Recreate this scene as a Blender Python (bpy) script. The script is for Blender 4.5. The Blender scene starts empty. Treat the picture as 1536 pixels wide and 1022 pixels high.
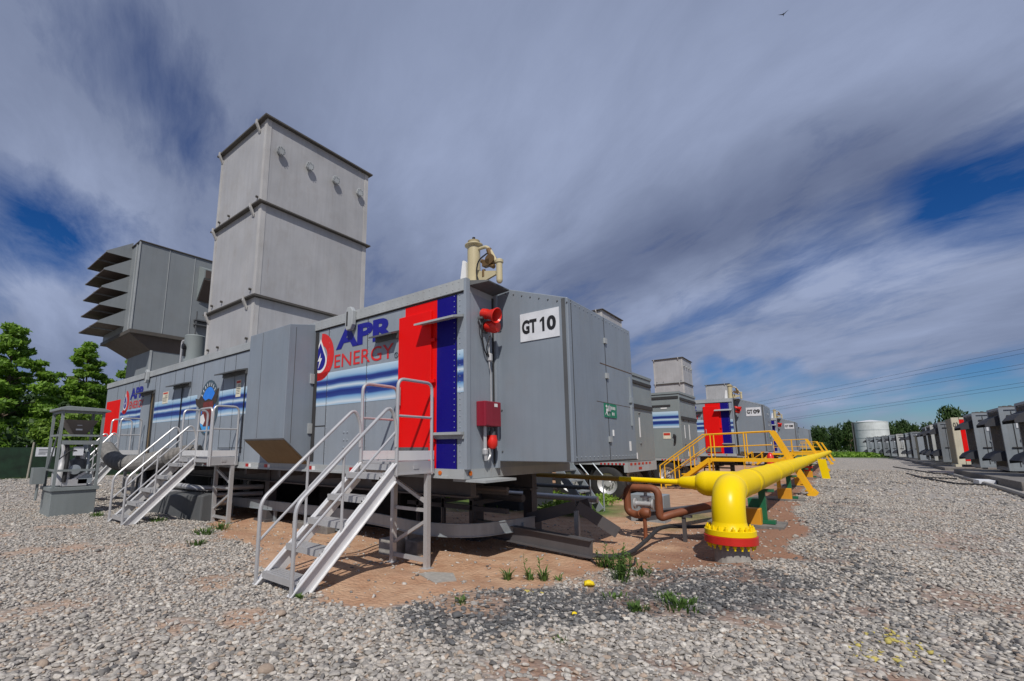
# Power-station yard: turbine trailers, gas main, gravel.
import bpy, bmesh, math, random
import numpy as np
from mathutils import Vector, Matrix
random.seed(7); rng = np.random.default_rng(11)
R = math.radians
sc = bpy.context.scene
COL = sc.collection

CAM_R = [[0.776992, -0.102734, -0.62107], [0.629505, 0.123023, 0.767195], [-0.002411, -0.987072, 0.16026]]
CAM_LENS = 16.21270; CAM_SX = 0.047262; CAM_SY = 0.032276
SKY_V = .50
SKY_BAND = -2.7363
SKY_GAPS = [([-0.944, 0.045, 0.326], .15, .11), ([-0.939, 0.102, 0.329], .13, .10), ([-0.929, 0.156, 0.335], .10, .07), ([-0.91, 0.203, 0.36], .08, .05), ([-0.798, 0.17, 0.578], .16, .055), ([-0.78, 0.283, 0.558], .13, .05), ([-0.806, 0.083, 0.586], .18, .05), ([-0.86, 0.271, 0.433], .12, .05), ([0.227, 0.906, 0.357], .12, .12), ([0.187, 0.916, 0.355], .11, .08), ([0.135, 0.924, 0.357], .06, .07), ([-0.176, 0.974, 0.146], .04, .16), ([-0.123, 0.983, 0.136], .04, .16), ([-0.063, 0.99, 0.127], .04, .14), ([-0.098, 0.992, 0.074], .05, .10), ([-0.004, 0.997, 0.074], .06, .14), ([0.077, 0.995, 0.061], .07, .16), ([0.149, 0.986, 0.068], .07, .16), ([0.205, 0.976, 0.078], .07, .16)]
SKY_DARK = [([0.177, 0.899, 0.401], .14, .12), ([0.089, 0.904, 0.419], .14, .12), ([-0.011, 0.908, 0.42], .14, .12), ([-0.12, 0.906, 0.407], .14, .11), ([-0.246, 0.891, 0.381], .12, .10), ([-0.375, 0.867, 0.329], .10, .06), ([-0.749, 0.245, 0.615], .28, .05), ([0.121, 0.824, 0.554], .36, -.13), ([-0.464, 0.585, 0.665], .40, -.15), ([-0.165, 0.752, 0.638], .3, -.06), ([-0.313, 0.914, 0.257], .08, -.09), ([-0.192, 0.939, 0.287], .10, -.14), ([-0.062, 0.949, 0.311], .10, -.10), ([0.064, 0.946, 0.317], .12, -.09), ([0.171, 0.938, 0.303], .10, -.06), ([0.053, 0.977, 0.205], .24, -.13), ([-0.19, 0.957, 0.218], .15, -.04), ([-0.903, 0.144, 0.404], .14, -.08), ([-0.964, 0.124, 0.234], .14, -.08)]
SKY_CLOUD = [(0, (.95, 1.2, 2.1)), (.40, (1.6, 1.95, 3.05)), (.70, (2.35, 2.8, 4.1)), (1, (3.4, 4.0, 5.7))]
# ------------------------------------------------------------------ materials
def nodes_of(name):
    m = bpy.data.materials.new(name); m.use_nodes = True
    nt = m.node_tree; nt.nodes.clear()
    out = nt.nodes.new('ShaderNodeOutputMaterial')
    b = nt.nodes.new('ShaderNodeBsdfPrincipled')
    nt.links.new(b.outputs[0], out.inputs[0])
    return m, nt, b
def N(nt, typ, **kw):
    n = nt.nodes.new('ShaderNode' + typ)
    for k, v in kw.items():
        if k in n.inputs.keys(): n.inputs[k].default_value = v
        else: setattr(n, k, v)
    return n
def mixc(nt, fac, a, b, blend='MIX'):
    n = nt.nodes.new('ShaderNodeMix'); n.data_type = 'RGBA'; n.blend_type = blend
    for sock, val in ((n.inputs[0], fac), (n.inputs[6], a), (n.inputs[7], b)):
        if isinstance(val, bpy.types.NodeSocket): nt.links.new(val, sock)
        elif isinstance(val, (int, float)): sock.default_value = val
        else: sock.default_value = (*val, 1) if len(val) == 3 else val
    return n.outputs[2]
def math_(nt, op, a, b=None, clamp=False):
    n = nt.nodes.new('ShaderNodeMath'); n.operation = op; n.use_clamp = clamp
    for i, val in enumerate((a, b)):
        if val is None: continue
        if isinstance(val, bpy.types.NodeSocket): nt.links.new(val, n.inputs[i])
        else: n.inputs[i].default_value = val
    return n.outputs[0]
def maprange(nt, v, a, b, c=0.0, d=1.0):
    n = nt.nodes.new('ShaderNodeMapRange'); n.clamp = True
    nt.links.new(v, n.inputs[0])
    for i, x in zip((1, 2, 3, 4), (a, b, c, d)): n.inputs[i].default_value = x
    return n.outputs[0]
def ramp(nt, v, stops, interp='LINEAR'):
    n = nt.nodes.new('ShaderNodeValToRGB'); n.color_ramp.interpolation = interp
    e = n.color_ramp.elements
    while len(e) < len(stops): e.new(0.5)
    for el, (p, c) in zip(e, stops): el.position = p; el.color = (*c, 1)
    if v is not None: nt.links.new(v, n.inputs[0])
    return n.outputs[0]
def coords(nt, scale=(1, 1, 1), loc=(0, 0, 0), kind='Object'):
    t = nt.nodes.new('ShaderNodeTexCoord'); mp = nt.nodes.new('ShaderNodeMapping')
    mp.inputs['Scale'].default_value = scale; mp.inputs['Location'].default_value = loc
    nt.links.new(t.outputs[kind], mp.inputs[0]); return mp.outputs[0]
def noise(nt, vec, scale, detail=4, rough=.55, dist=0.0):
    n = N(nt, 'TexNoise'); n.inputs['Scale'].default_value = scale; n.inputs['Detail'].default_value = detail
    n.inputs['Roughness'].default_value = rough; n.inputs['Distortion'].default_value = dist
    nt.links.new(vec, n.inputs['Vector']); return n.outputs['Fac']
def bump(nt, b, h, strength=.3, dist=.02):
    n = nt.nodes.new('ShaderNodeBump'); n.inputs['Strength'].default_value = strength; n.inputs['Distance'].default_value = dist
    nt.links.new(h, n.inputs['Height']); nt.links.new(n.outputs[0], b.inputs['Normal'])

def paint(name, col, rough=.45, metal=0., var=.14, streak=.12, dirt=(.16, .12, .09), dirt_amt=.18, oilcan=.25, fine=40, rust=0.0, spec=.5, grain=.22, rv=(.1, .2)):
    """weathered paint: broad tone drift, vertical run-off streaks, dust blotches, faint oil-canning"""
    m, nt, b = nodes_of(name)
    c3 = coords(nt)
    big = noise(nt, c3, .9, 4)
    st = noise(nt, coords(nt, (5, 5, .22)), 2.0, 5, .6)
    sp = noise(nt, c3, fine, 3, .6)
    base = mixc(nt, maprange(nt, big, .3, .7), [x * (1 - var) for x in col], [min(1, x * (1 + var)) for x in col])
    base = mixc(nt, maprange(nt, st, .45, .75, 0, streak * 2.2), base, [x * .62 for x in col])
    base = mixc(nt, maprange(nt, st, .30, .12, 0, streak * 1.8), base, [min(1, x * 1.3 + .02) for x in col])
    bl = noise(nt, coords(nt, (1, 1, .6), (7, 3, 1)), 2.4, 7, .68)
    base = mixc(nt, maprange(nt, bl, .52, .78, 0, dirt_amt), base, dirt)
    base = mixc(nt, maprange(nt, sp, .62, .8, 0, grain), base, [x * .55 for x in col])
    if rust > 0:
        rs = noise(nt, coords(nt, (3.2, 3.2, .35), (2, 9, 4)), 2.2, 6, .7)
        base = mixc(nt, maprange(nt, rs, .61, .76, 0, rust), base, (.20, .085, .035))
    nt.links.new(base, b.inputs['Base Color'])
    nt.links.new(maprange(nt, bl, .3, .8, max(.05, rough - rv[0]), min(1, rough + rv[1])), b.inputs['Roughness'])
    b.inputs['Metallic'].default_value = metal; b.inputs['Specular IOR Level'].default_value = spec
    if oilcan <= 0: return m
    oc = noise(nt, coords(nt, (1, 1, 1), (3, 3, 3)), 1.7, 1)
    h = math_(nt, 'ADD', math_(nt, 'MULTIPLY', oc, 1.0), math_(nt, 'MULTIPLY', sp, .02))
    bump(nt, b, h, oilcan, .03)
    return m
def flat(name, col, rough=.6, metal=0., var=.12, scale=6):
    m, nt, b = nodes_of(name)
    n = noise(nt, coords(nt), scale, 5)
    nt.links.new(mixc(nt, maprange(nt, n, .3, .7), [x * (1 - var) for x in col], [min(1, x * (1 + var)) for x in col]), b.inputs['Base Color'])
    b.inputs['Roughness'].default_value = rough; b.inputs['Metallic'].default_value = metal
    bump(nt, b, n, .15, .01)
    return m
def leafmat(name, c0, c1, c2):
    m, nt, b = nodes_of(name)
    g = nt.nodes.new('ShaderNodeNewGeometry')
    col = ramp(nt, g.outputs['Random Per Island'], [(0, c0), (.5, c1), (1, c2)])
    n = noise(nt, coords(nt), .45, 3)
    col = mixc(nt, maprange(nt, n, .35, .65, 0, .5), col, [x * 1.5 for x in c2])
    nt.links.new(col, b.inputs['Base Color']); b.inputs['Roughness'].default_value = .6
    tr = nt.nodes.new('ShaderNodeBsdfTranslucent'); nt.links.new(col, tr.inputs[0])
    mx = nt.nodes.new('ShaderNodeMixShader'); mx.inputs[0].default_value = .42
    nt.links.new(b.outputs[0], mx.inputs[1]); nt.links.new(tr.outputs[0], mx.inputs[2])
    out = [x for x in nt.nodes if x.type == 'OUTPUT_MATERIAL'][0]
    nt.links.new(mx.outputs[0], out.inputs[0]); return m

M = {}
M['grey'] = paint('grey_paint', (.25, .285, .33), .42, var=.07, rust=.10, oilcan=.14, dirt_amt=.14, streak=.09)
M['grey_h'] = paint('grey_housing_paint', (.205, .238, .280), .42, var=.07, rust=.14, oilcan=.14, dirt_amt=.16, streak=.10)
M['grey2'] = paint('grey_green_paint', (.215, .245, .25), .45, var=.07, streak=.06, dirt_amt=.12, oilcan=.1)
M['rail'] = paint('grey_rail_paint', (.34, .36, .37), .45, rust=.25, oilcan=.04)
M['stack'] = paint('weathered_zinc_sheet', (.375, .375, .385), .5, .05, var=.10, streak=.12, rust=.26, dirt_amt=.22, oilcan=.2)
M['stack_trim'] = paint('weathered_zinc_angle', (.46, .45, .44), .5, .1, rust=.4)
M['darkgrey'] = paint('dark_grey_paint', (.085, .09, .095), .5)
M['intake'] = paint('intake_blue_grey', (.195, .215, .23), .5, var=.07, streak=.08, dirt_amt=.12, rust=.08, oilcan=.1)
M['rustseam'] = flat('rust_stained_seam', (.10, .06, .035), .9, var=.4, scale=9)
M['louver'] = paint('shade_dark_brown_sheet', (.075, .058, .05), .6, rust=.35)  # brown darkened so the colour carries the shade inside the hoods
M['brown'] = paint('brown_underside', (.19, .135, .07), .7, rust=.5)
M['hopper'] = paint('brown_grey_hopper', (.15, .13, .115), .6, rust=.3)
M['flange'] = paint('dark_flange_steel', (.075, .068, .06), .6, rust=.5)
M['alu'] = paint('aluminium', (.52, .52, .53), .38, .45, var=.08, streak=.08, oilcan=.03)
M['alu_bright'] = paint('bright_aluminium', (.68, .68, .69), .36, .15, var=.07, streak=.08, oilcan=.03)
M['galv'] = paint('galvanised_steel', (.34, .38, .41), .45, .4, streak=.2, oilcan=.05)
M['steel'] = paint('dark_bare_steel', (.10, .095, .10), .5, .3, rust=.3, oilcan=.05)
M['yellow'] = paint('yellow_pipe_paint', (.80, .57, .003), .30, var=.03, streak=.0, dirt_amt=.05, oilcan=0, grain=.05, rust=.16, spec=.22, rv=(.02, .05))
M['yellow_run'] = paint('chalky_yellow_pipe_paint', (.80, .56, .003), .5, var=.04, streak=0, dirt_amt=.10, oilcan=0, grain=.04, rust=.12, spec=.06, rv=(.02, .05))
M['yellow_o'] = paint('orange_yellow_paint', (.80, .42, .008), .4, var=.05, streak=.02, dirt_amt=.08, oilcan=.03)
M['yellow_dull'] = paint('dull_yellow_brown_pipe', (.30, .19, .03), .5, rust=.6, oilcan=.03)
M['orange'] = paint('orange_block_paint', (.60, .26, .012), .6, dirt_amt=.3, oilcan=.05)
M['green'] = paint('green_steel_paint', (.01, .13, .06), .45, oilcan=.03)
M['red'] = paint('red_paint', (.72, .004, .003), .5, var=.05, streak=.05, dirt_amt=.04, oilcan=.08, spec=.2)
M['darkred'] = paint('dark_red_box_paint', (.23, .012, .028), .4, oilcan=.05)
M['bred'] = flat('bright_red_plastic', (.62, .02, .012), .35)
M['flred'] = paint('red_flange_paint', (.52, .02, .012), .4, dirt_amt=.25, oilcan=.03)
M['blue'] = paint('blue_paint', (.006, .003, .17), .5, var=.06, streak=.05, dirt_amt=.03, oilcan=.08, spec=.2)
M['navy'] = flat('navy_lettering', (.010, .010, .23), .45, var=.06)
M['crimson'] = flat('red_lettering', (.60, .022, .022), .45, var=.06)
M['white'] = flat('white_paint', (.72, .72, .72), .5, var=.05)
M['offwhite'] = flat('off_white_sign', (.62, .64, .68), .5, var=.08)
M['black'] = flat('black_paint', (.012, .012, .014), .5)
M['rubber'] = flat('black_rubber', (.022, .022, .024), .7, var=.3)
M['seam'] = flat('seam_shadow_gap', (.03, .03, .032), .8)
M['beige'] = paint('beige_enamel', (.52, .45, .28), .35, oilcan=.03, dirt_amt=.2)
M['brass'] = paint('tarnished_brass', (.20, .12, .05), .4, .5, oilcan=.03)
M['rust'] = paint('rust_primer_pipe', (.20, .062, .025), .6, var=.35, streak=.15, dirt=(.06, .025, .015), dirt_amt=.8, oilcan=.03)
M['rim'] = flat('wheel_rim', (.55, .55, .55), .4, .4)
M['concrete'] = flat('concrete', (.30, .285, .26), .85, var=.2, scale=14)
M['timber'] = flat('grey_timber', (.16, .15, .14), .85, var=.3, scale=9)
M['cream'] = paint('cream_container_paint', (.56, .52, .40), .5)
M['tan'] = paint('tan_container_paint', (.22, .19, .12), .55)
M['tank'] = paint('tank_white_grey', (.60, .62, .64), .5, oilcan=.02)
M['gens_pale'] = paint('generator_off_white', (.42, .43, .42), .5, dirt_amt=.3)
M['gens_dark'] = paint('generator_dull_grey', (.17, .19, .21), .5, dirt_amt=.3)
M['fence'] = flat('dark_green_mesh', (.008, .030, .014), .8, var=.5, scale=2.2)
M['wood'] = flat('weathered_post', (.30, .28, .23), .8)
M['bark'] = flat('bark', (.10, .075, .05), .9, var=.3)
M['emblem_ring'] = flat('slate_ring', (.055, .085, .11), .5)
M['emblem_blue'] = flat('sky_blue_disc', (.025, .20, .72), .45)
M['emblem_lblue'] = flat('pale_blue_field', (.06, .33, .72), .45)
M['emblem_wing'] = flat('dark_brown_wing', (.045, .032, .025), .6, var=.4)
M['emblem_red'] = flat('brick_red_body', (.15, .028, .022), .55, var=.4)
M['exitgreen'] = flat('exit_green', (.008, .17, .09), .45)
M['label_red'] = flat('label_red_band', (.5, .04, .02), .5)
M['label_cream'] = flat('label_cream', (.66, .62, .5), .55)
M['reflr'] = flat('red_reflector', (.42, .012, .012), .3)
M['amber'] = flat('amber_reflector', (.55, .12, .01), .3)
M['void_shade'] = flat('dark_void_panel', (.018, .017, .017), .85, var=.3)  # near-black, puts the shade under the trailers into the colour
M['rad'] = paint('radiator_dark', (.085, .08, .075), .55, dirt_amt=.3)
M['gens'] = paint('generator_pale_grey', (.235, .265, .295), .5, dirt_amt=.25)
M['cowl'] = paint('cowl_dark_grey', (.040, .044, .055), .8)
M['cab'] = paint('cabinet_grey_green', (.20, .225, .23), .5, dirt_amt=.25, oilcan=.05)
M['duct'] = flat('grey_ribbed_duct', (.17, .165, .16), .8, var=.3)
M['stone_y'] = flat('yellow_painted_stone', (.75, .56, .01), .6)
M['leafL'] = leafmat('leaf_mid', (.06, .135, .012), (.12, .24, .022), (.20, .34, .035))
M['leafD'] = leafmat('leaf_dark', (.014, .040, .010), (.028, .066, .014), (.055, .105, .02))
M['leafB'] = leafmat('leaf_bright', (.07, .15, .015), (.13, .24, .025), (.21, .32, .04))
M['weed'] = leafmat('weed_leaf', (.03, .075, .015), (.06, .13, .022), (.11, .19, .04))

def stripe_mat():
    m, nt, b = nodes_of('blue_white_airbrush_stripe')
    t = nt.nodes.new('ShaderNodeTexCoord'); s = nt.nodes.new('ShaderNodeSeparateXYZ'); nt.links.new(t.outputs['Object'], s.inputs[0])
    w = noise(nt, coords(nt, (.55, 0, .0)), 1.0, 2)
    z = math_(nt, 'ADD', s.outputs[2], math_(nt, 'MULTIPLY', math_(nt, 'SUBTRACT', w, .5), .12))
    v = maprange(nt, z, 2.43, 3.07)
    W, P, L, D = (.58, .64, .70), (.34, .49, .63), (.15, .31, .55), (.010, .018, .14)
    c = ramp(nt, v, [(0, (.3, .45, .6)), (.07, W), (.13, P), (.22, L), (.27, (.02, .05, .24)), (.40, (.012, .025, .18)), (.46, (.05, .12, .36)), (.51, P), (.545, W), (.58, P), (.64, (.03, .07, .28)), (.70, (.012, .025, .18)), (.76, (.02, .04, .22)), (.80, (.12, .25, .48)), (.85, (.28, .44, .62)), (.94, (.38, .54, .68)), (1, (.46, .60, .72))])
    nt.links.new(c, b.inputs['Base Color']); b.inputs['Roughness'].default_value = .42
    return m
M['stripe'] = stripe_mat()

# ------------------------------------------------------------------ mesh builder
def fillet(pts, r, seg=5):
    pts = [Vector(p) for p in pts]; out = [pts[0]]
    for a, b, c in zip(pts, pts[1:], pts[2:]):
        u = (a - b); w = (c - b); k = min(r, u.length * .49, w.length * .49)
        p, q = b + u.normalized() * k, b + w.normalized() * k
        for i in range(seg + 1):
            t = i / seg; out.append((1 - t) ** 2 * p + 2 * t * (1 - t) * b + t * t * q)
    out.append(pts[-1]); return out
class MB:
    def __init__(s): s.v = []; s.f = []
    def add(s, vs, fs):
        o = len(s.v); s.v += [tuple(p) for p in vs]; s.f += [tuple(i + o for i in q) for q in fs]; return s
    def hexa(s, p):
        return s.add(p, [(0, 3, 2, 1), (4, 5, 6, 7), (0, 1, 5, 4), (1, 2, 6, 5), (2, 3, 7, 6), (3, 0, 4, 7)])
    def box(s, x0, x1, y0, y1, z0, z1):
        return s.hexa([(x0, y0, z0), (x1, y0, z0), (x1, y1, z0), (x0, y1, z0), (x0, y0, z1), (x1, y0, z1), (x1, y1, z1), (x0, y1, z1)])
    def bar(s, a, b, w, h, up=(0, 0, 1)):
        a, b = Vector(a), Vector(b); d = (b - a).normalized(); sd = d.cross(Vector(up))
        if sd.length < 1e-4: sd = d.cross(Vector((0, 1, 0)))
        sd.normalize(); u = sd.cross(d); sd = sd * w / 2; u = u * h / 2
        return s.hexa([a - sd - u, a + sd - u, a + sd + u, a - sd + u, b - sd - u, b + sd - u, b + sd + u, b - sd + u])
    def prism(s, poly, axis, a0, a1):
        def P(q, a):
            return {'x': (a, q[0], q[1]), 'y': (q[0], a, q[1]), 'z': (q[0], q[1], a)}[axis]
        n = len(poly)
        return s.add([P(q, a0) for q in poly] + [P(q, a1) for q in poly],
                     [tuple(range(n))[::-1], tuple(range(n, 2 * n))] + [(i, (i + 1) % n, n + (i + 1) % n, n + i) for i in range(n)])
    def tube(s, pts, r, n=10, caps=True):
        pts = [Vector(p) for p in pts]; k = len(pts); rs = r if isinstance(r, (list, tuple)) else [r] * k
        t0 = (pts[1] - pts[0]).normalized(); ref = Vector((0, 0, 1)) if abs(t0.z) < .9 else Vector((1, 0, 0))
        nrm = t0.cross(ref).normalized(); vs = []; prev = t0
        for i, p in enumerate(pts):
            t = (pts[min(i + 1, k - 1)] - pts[max(i - 1, 0)]).normalized()
            q = prev.rotation_difference(t); nrm = q @ nrm; prev = t; bn = t.cross(nrm)
            vs += [p + (nrm * math.cos(2 * math.pi * j / n) + bn * math.sin(2 * math.pi * j / n)) * rs[i] for j in range(n)]
        fs = [(i * n + j, i * n + (j + 1) % n, (i + 1) * n + (j + 1) % n, (i + 1) * n + j) for i in range(k - 1) for j in range(n)]
        if caps: fs += [tuple(range(n))[::-1], tuple(range((k - 1) * n, k * n))]
        return s.add(vs, fs)
    def cyl(s, a, b, r, n=16, r2=None): return s.tube([a, b], [r, r if r2 is None else r2], n)
    def lathe(s, c, axis, prof, n=20, caps=True):
        ax = Vector(axis).normalized(); c = Vector(c)
        return s.tube_profile(c, ax, prof, n, caps)
    def tube_profile(s, c, ax, prof, n, caps=True):
        u = ax.orthogonal().normalized(); w = ax.cross(u); vs = []
        for h, r in prof:
            vs += [c + ax * h + (u * math.cos(2 * math.pi * j / n) + w * math.sin(2 * math.pi * j / n)) * max(r, .0005) for j in range(n)]
        k = len(prof)
        fs = [(i * n + j, i * n + (j + 1) % n, (i + 1) * n + (j + 1) % n, (i + 1) * n + j) for i in range(k - 1) for j in range(n)]
        if caps: fs += [tuple(range(n))[::-1], tuple(range((k - 1) * n, k * n))]
        return s.add(vs, fs)
    def ball(s, c, r, n=12, sz=1.0):
        return s.lathe(c, (0, 0, 1), [(-r * sz * math.cos(math.pi * i / 8), r * math.sin(math.pi * i / 8)) for i in range(9)], n)
    def poly(s, pts): return s.add(pts, [tuple(range(len(pts)))])
    def build(s, name, mat, parent=None, smooth=False, bevel=0, recalc=True):
        me = bpy.data.meshes.new(name); off = Vector((0, 0, 0)); q = parent
        while q is not None: off += Vector(q.location); q = q.parent
        me.from_pydata([Vector(p) - off for p in s.v], [], s.f)
        if recalc:
            bm = bmesh.new(); bm.from_mesh(me); bmesh.ops.recalc_face_normals(bm, faces=bm.faces); bm.to_mesh(me); bm.free()
        o = bpy.data.objects.new(name, me); COL.objects.link(o); me.materials.append(M[mat] if isinstance(mat, str) else mat)
        if parent is not None: o.parent = parent
        if smooth:
            for p in me.polygons: p.use_smooth = True
            try: me.set_sharp_from_angle(angle=R(35))
            except Exception: pass
        if bevel:
            bv = o.modifiers.new('bevel', 'BEVEL'); bv.width = bevel; bv.segments = 2; bv.limit_method = 'ANGLE'; bv.angle_limit = R(40)
        return o
def tag(o, label, cat, group=None, kind=None):
    o['label'] = label; o['category'] = cat
    if group: o['group'] = group
    if kind: o['kind'] = kind
    return o
def thing(name, label, cat, loc=(0, 0, 0), group=None):
    o = bpy.data.objects.new(name, None); COL.objects.link(o); o.location = loc; o.empty_display_size = .2
    return tag(o, label, cat, group)
def struct(o): o['kind'] = 'structure'; return o
def copy_tree(o, parent=None, keep=lambda x: True):
    c = o.copy(); COL.objects.link(c)
    if parent is not None: c.parent = parent
    for ch in list(o.children):
        if keep(ch): copy_tree(ch, c, keep)
    return c
def dup(root, d, label, group=None, keep=lambda x: True):
    c = copy_tree(root, None, keep); c.location = Vector(root.location) + Vector(d); c['label'] = label
    if group: c['group'] = group
    return c
_fc = {}
def text_polys(s, bold):
    if (s, bold) in _fc: return _fc[(s, bold)]
    cu = bpy.data.curves.new('font', 'FONT'); cu.body = s; cu.offset = bold; cu.resolution_u = 4; cu.fill_mode = 'FRONT'
    ob = bpy.data.objects.new('font', cu); me = bpy.data.meshes.new_from_object(ob)
    vs = [(v.co.x, v.co.y) for v in me.vertices]; fs = [tuple(p.vertices) for p in me.polygons]
    bpy.data.objects.remove(ob); bpy.data.curves.remove(cu); bpy.data.meshes.remove(me)
    xs = [v[0] for v in vs]; ys = [v[1] for v in vs]
    x0, x1, y0, y1 = min(xs), max(xs), min(ys), max(ys)
    _fc[(s, bold)] = ([((x - x0) / (x1 - x0), (y - y0) / (y1 - y0)) for x, y in vs], fs); return _fc[(s, bold)]
def text(mb, s, o, u, v, bold=.02):
    """lettering on the plane o + a*u + b*v (u, v carry the size)"""
    vs, fs = text_polys(s, bold); o, u, v = Vector(o), Vector(u), Vector(v)
    return mb.add([o + u * a + v * b for a, b in vs], fs)
def smooth01(a, b, x):
    t = np.clip((np.asarray(x, float) - a) / (b - a), 0, 1); return t * t * (3 - 2 * t)

# ------------------------------------------------------------------ ground
_h = rng.random((256, 256))
def vnoise(x, y, s, ox=0.0):
    x = np.asarray(x, float) * s + ox; y = np.asarray(y, float) * s + ox * 1.7
    i = np.floor(x).astype(int); j = np.floor(y).astype(int); fx = x - i; fy = y - j
    fx = fx * fx * (3 - 2 * fx); fy = fy * fy * (3 - 2 * fy)
    g = lambda a, b: _h[a & 255, b & 255]
    return (g(i, j) * (1 - fx) + g(i + 1, j) * fx) * (1 - fy) + (g(i, j + 1) * (1 - fx) + g(i + 1, j + 1) * fx) * fy
def fbm(x, y, s, o=0.0): return .55 * vnoise(x, y, s, o) + .3 * vnoise(x, y, s * 2.1, o + 5) + .15 * vnoise(x, y, s * 4.3, o + 9)
def gh(x, y):
    x = np.asarray(x, float); y = np.asarray(y, float)
    a = smooth01(4.3, 5.2, y) * (1 - smooth01(10, 14, y)) * smooth01(-15, -12.5, x) * (1 - smooth01(-2.4, -.9, x))
    far = 1 - smooth01(15, 40, np.hypot(x, y))
    return -.10 * a + ((fbm(x, y, .35, 3) - .5) * .10 + (fbm(x, y, 1.6, 8) - .5) * .05) * far
def gz(x, y): return float(gh(x, y))
DIRT = [(-13.5, 5.2), (-10.3, 4.35), (-8.2, 3.9), (-6.4, 3.6), (-5.6, 3.35), (-4.5, 3.0), (-3.83, 3.28), (-3.5, 3.8), (-3.22, 4.78), (-2.83, 5.5), (-2.7, 6.3), (-2.45, 7.0), (-1.7, 7.1), (-1.05, 7.4), (-.62, 8.8), (-.7, 12.1), (-1.05, 14.4), (-1.2, 20), (-1.2, 60), (-30, 60), (-30, 14), (-14, 9)]
DARK = [(-3.77, 3.6), (-3.51, 4.4), (-2.8, 5.45), (-2.03, 6.9), (-1.1, 7.6), (-.43, 7.0), (-.57, 5.5), (-1.45, 4.8), (-1.98, 3.8), (-2.73, 3.4), (-3.3, 3.34)]
STRIP = [(-1.0, 15.0), (-.55, 17.5), (.55, 7.2), (.2, 5.6), (-.6, 6.2), (-.75, 8.6)]
PATCH = [((-1.7, 3.25), .55, .28), ((-1.15, 3.9), .40, .2), ((-.85, 5.2), .5, .25), ((-4.5, 2.35), .35, .22), ((-4.9, 1.85), .35, .2), ((-3.2, 4.05), .7, .45), ((-1.85, 3.0), .5, .2), ((.2, 4.6), .5, .25), ((-6.2, 2.7), .5, .3)]
def sdpoly(x, y, poly):
    """signed distance, positive inside"""
    x = np.asarray(x, float); y = np.asarray(y, float); d = np.full(x.shape, 1e9); ins = np.zeros(x.shape, bool)
    for (x0, y0), (x1, y1) in zip(poly, poly[1:] + poly[:1]):
        ex, ey = x1 - x0, y1 - y0; t = np.clip(((x - x0) * ex + (y - y0) * ey) / (ex * ex + ey * ey), 0, 1)
        d = np.minimum(d, np.hypot(x - x0 - ex * t, y - y0 - ey * t))
        c = ((y0 > y) != (y1 > y)); ins ^= c & (x < x0 + (y - y0) * ex / (ey if ey else 1e-9))
    return np.where(ins, d, -d)
def zones(x, y):
    n = (fbm(x, y, 1.3, 21) - .5)
    dirt = smooth01(-.12, .22, sdpoly(x, y, DIRT) + n * .75)
    for (px, py), rx, ry in PATCH:
        dirt = np.maximum(dirt, .62 * smooth01(-.5, .7, 1 - np.hypot((x - px) / rx, (y - py) / ry) + n * 1.6))
    thin = smooth01(.52, .74, fbm(x, y, .8, 40)) * .55
    dirt = np.maximum(dirt, thin * (1 - smooth01(14, 30, np.hypot(x, y))))
    dark = smooth01(-.2, .3, sdpoly(x, y, DARK) + n * 1.0)
    dark = np.maximum(dark, .5 * smooth01(-.5, .6, sdpoly(x, y, STRIP) + n * 1.4))
    band = .35 * smooth01(.56, .7, fbm(x, y, .55, 60)) * smooth01(-2.5, 0, x)
    dark = np.maximum(dark, band)
    # dirt under the trailers wins over the spilled dark stone only well inside it
    dark = dark * (1 - .9 * smooth01(.3, .8, sdpoly(x, y, DIRT)))
    return dirt, dark
def axis_coords(a, b, step, lo, hi):
    xs = list(np.arange(a, b + 1e-6, step)); s = step
    while xs[-1] < hi: s *= 1.18; xs.append(xs[-1] + s)
    s = step; left = [xs[0]]
    while left[-1] > lo: s *= 1.18; left.append(left[-1] - s)
    return np.array(left[1:][::-1] + xs)
gx = axis_coords(-16, 5, .11, -900, 900); gy = axis_coords(0, 17, .11, -900, 1500)
X, Y = np.meshgrid(gx, gy); Z = gh(X, Y)
nx, ny = len(gx), len(gy)
me = bpy.data.meshes.new('ground')
co = np.stack([X, Y, Z], -1).reshape(-1, 3).astype(np.float32)
idx = np.arange(nx * ny).reshape(ny, nx)
q = np.stack([idx[:-1, :-1], idx[:-1, 1:], idx[1:, 1:], idx[1:, :-1]], -1).reshape(-1, 4)
def numpy_mesh(me, co, faces):
    k = faces.shape[1]
    me.vertices.add(len(co)); me.vertices.foreach_set('co', co.astype(np.float32).ravel())
    me.loops.add(faces.size); me.loops.foreach_set('vertex_index', faces.astype(np.int32).ravel())
    me.polygons.add(len(faces)); me.polygons.foreach_set('loop_start', np.arange(0, faces.size, k, dtype=np.int32))
    me.update(calc_edges=True)
numpy_mesh(me, co, q)
di, da = zones(X, Y)
grassy = np.maximum(smooth01(85, 100, Y) * 1.0, smooth01(-33, -38, X))
grassy = np.maximum(grassy, .9 * smooth01(-.6, .8, 1 - np.hypot((X + 8) / 5, (Y - 12.2) / 2.0) + (fbm(X, Y, .7, 77) - .5) * 1.5))
ca = me.color_attributes.new('zone', 'FLOAT_COLOR', 'POINT')
ca.data.foreach_set('color', np.stack([di, da, grassy, np.ones_like(di)], -1).reshape(-1).astype(np.float32))
for p in me.polygons: p.use_smooth = True
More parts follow.
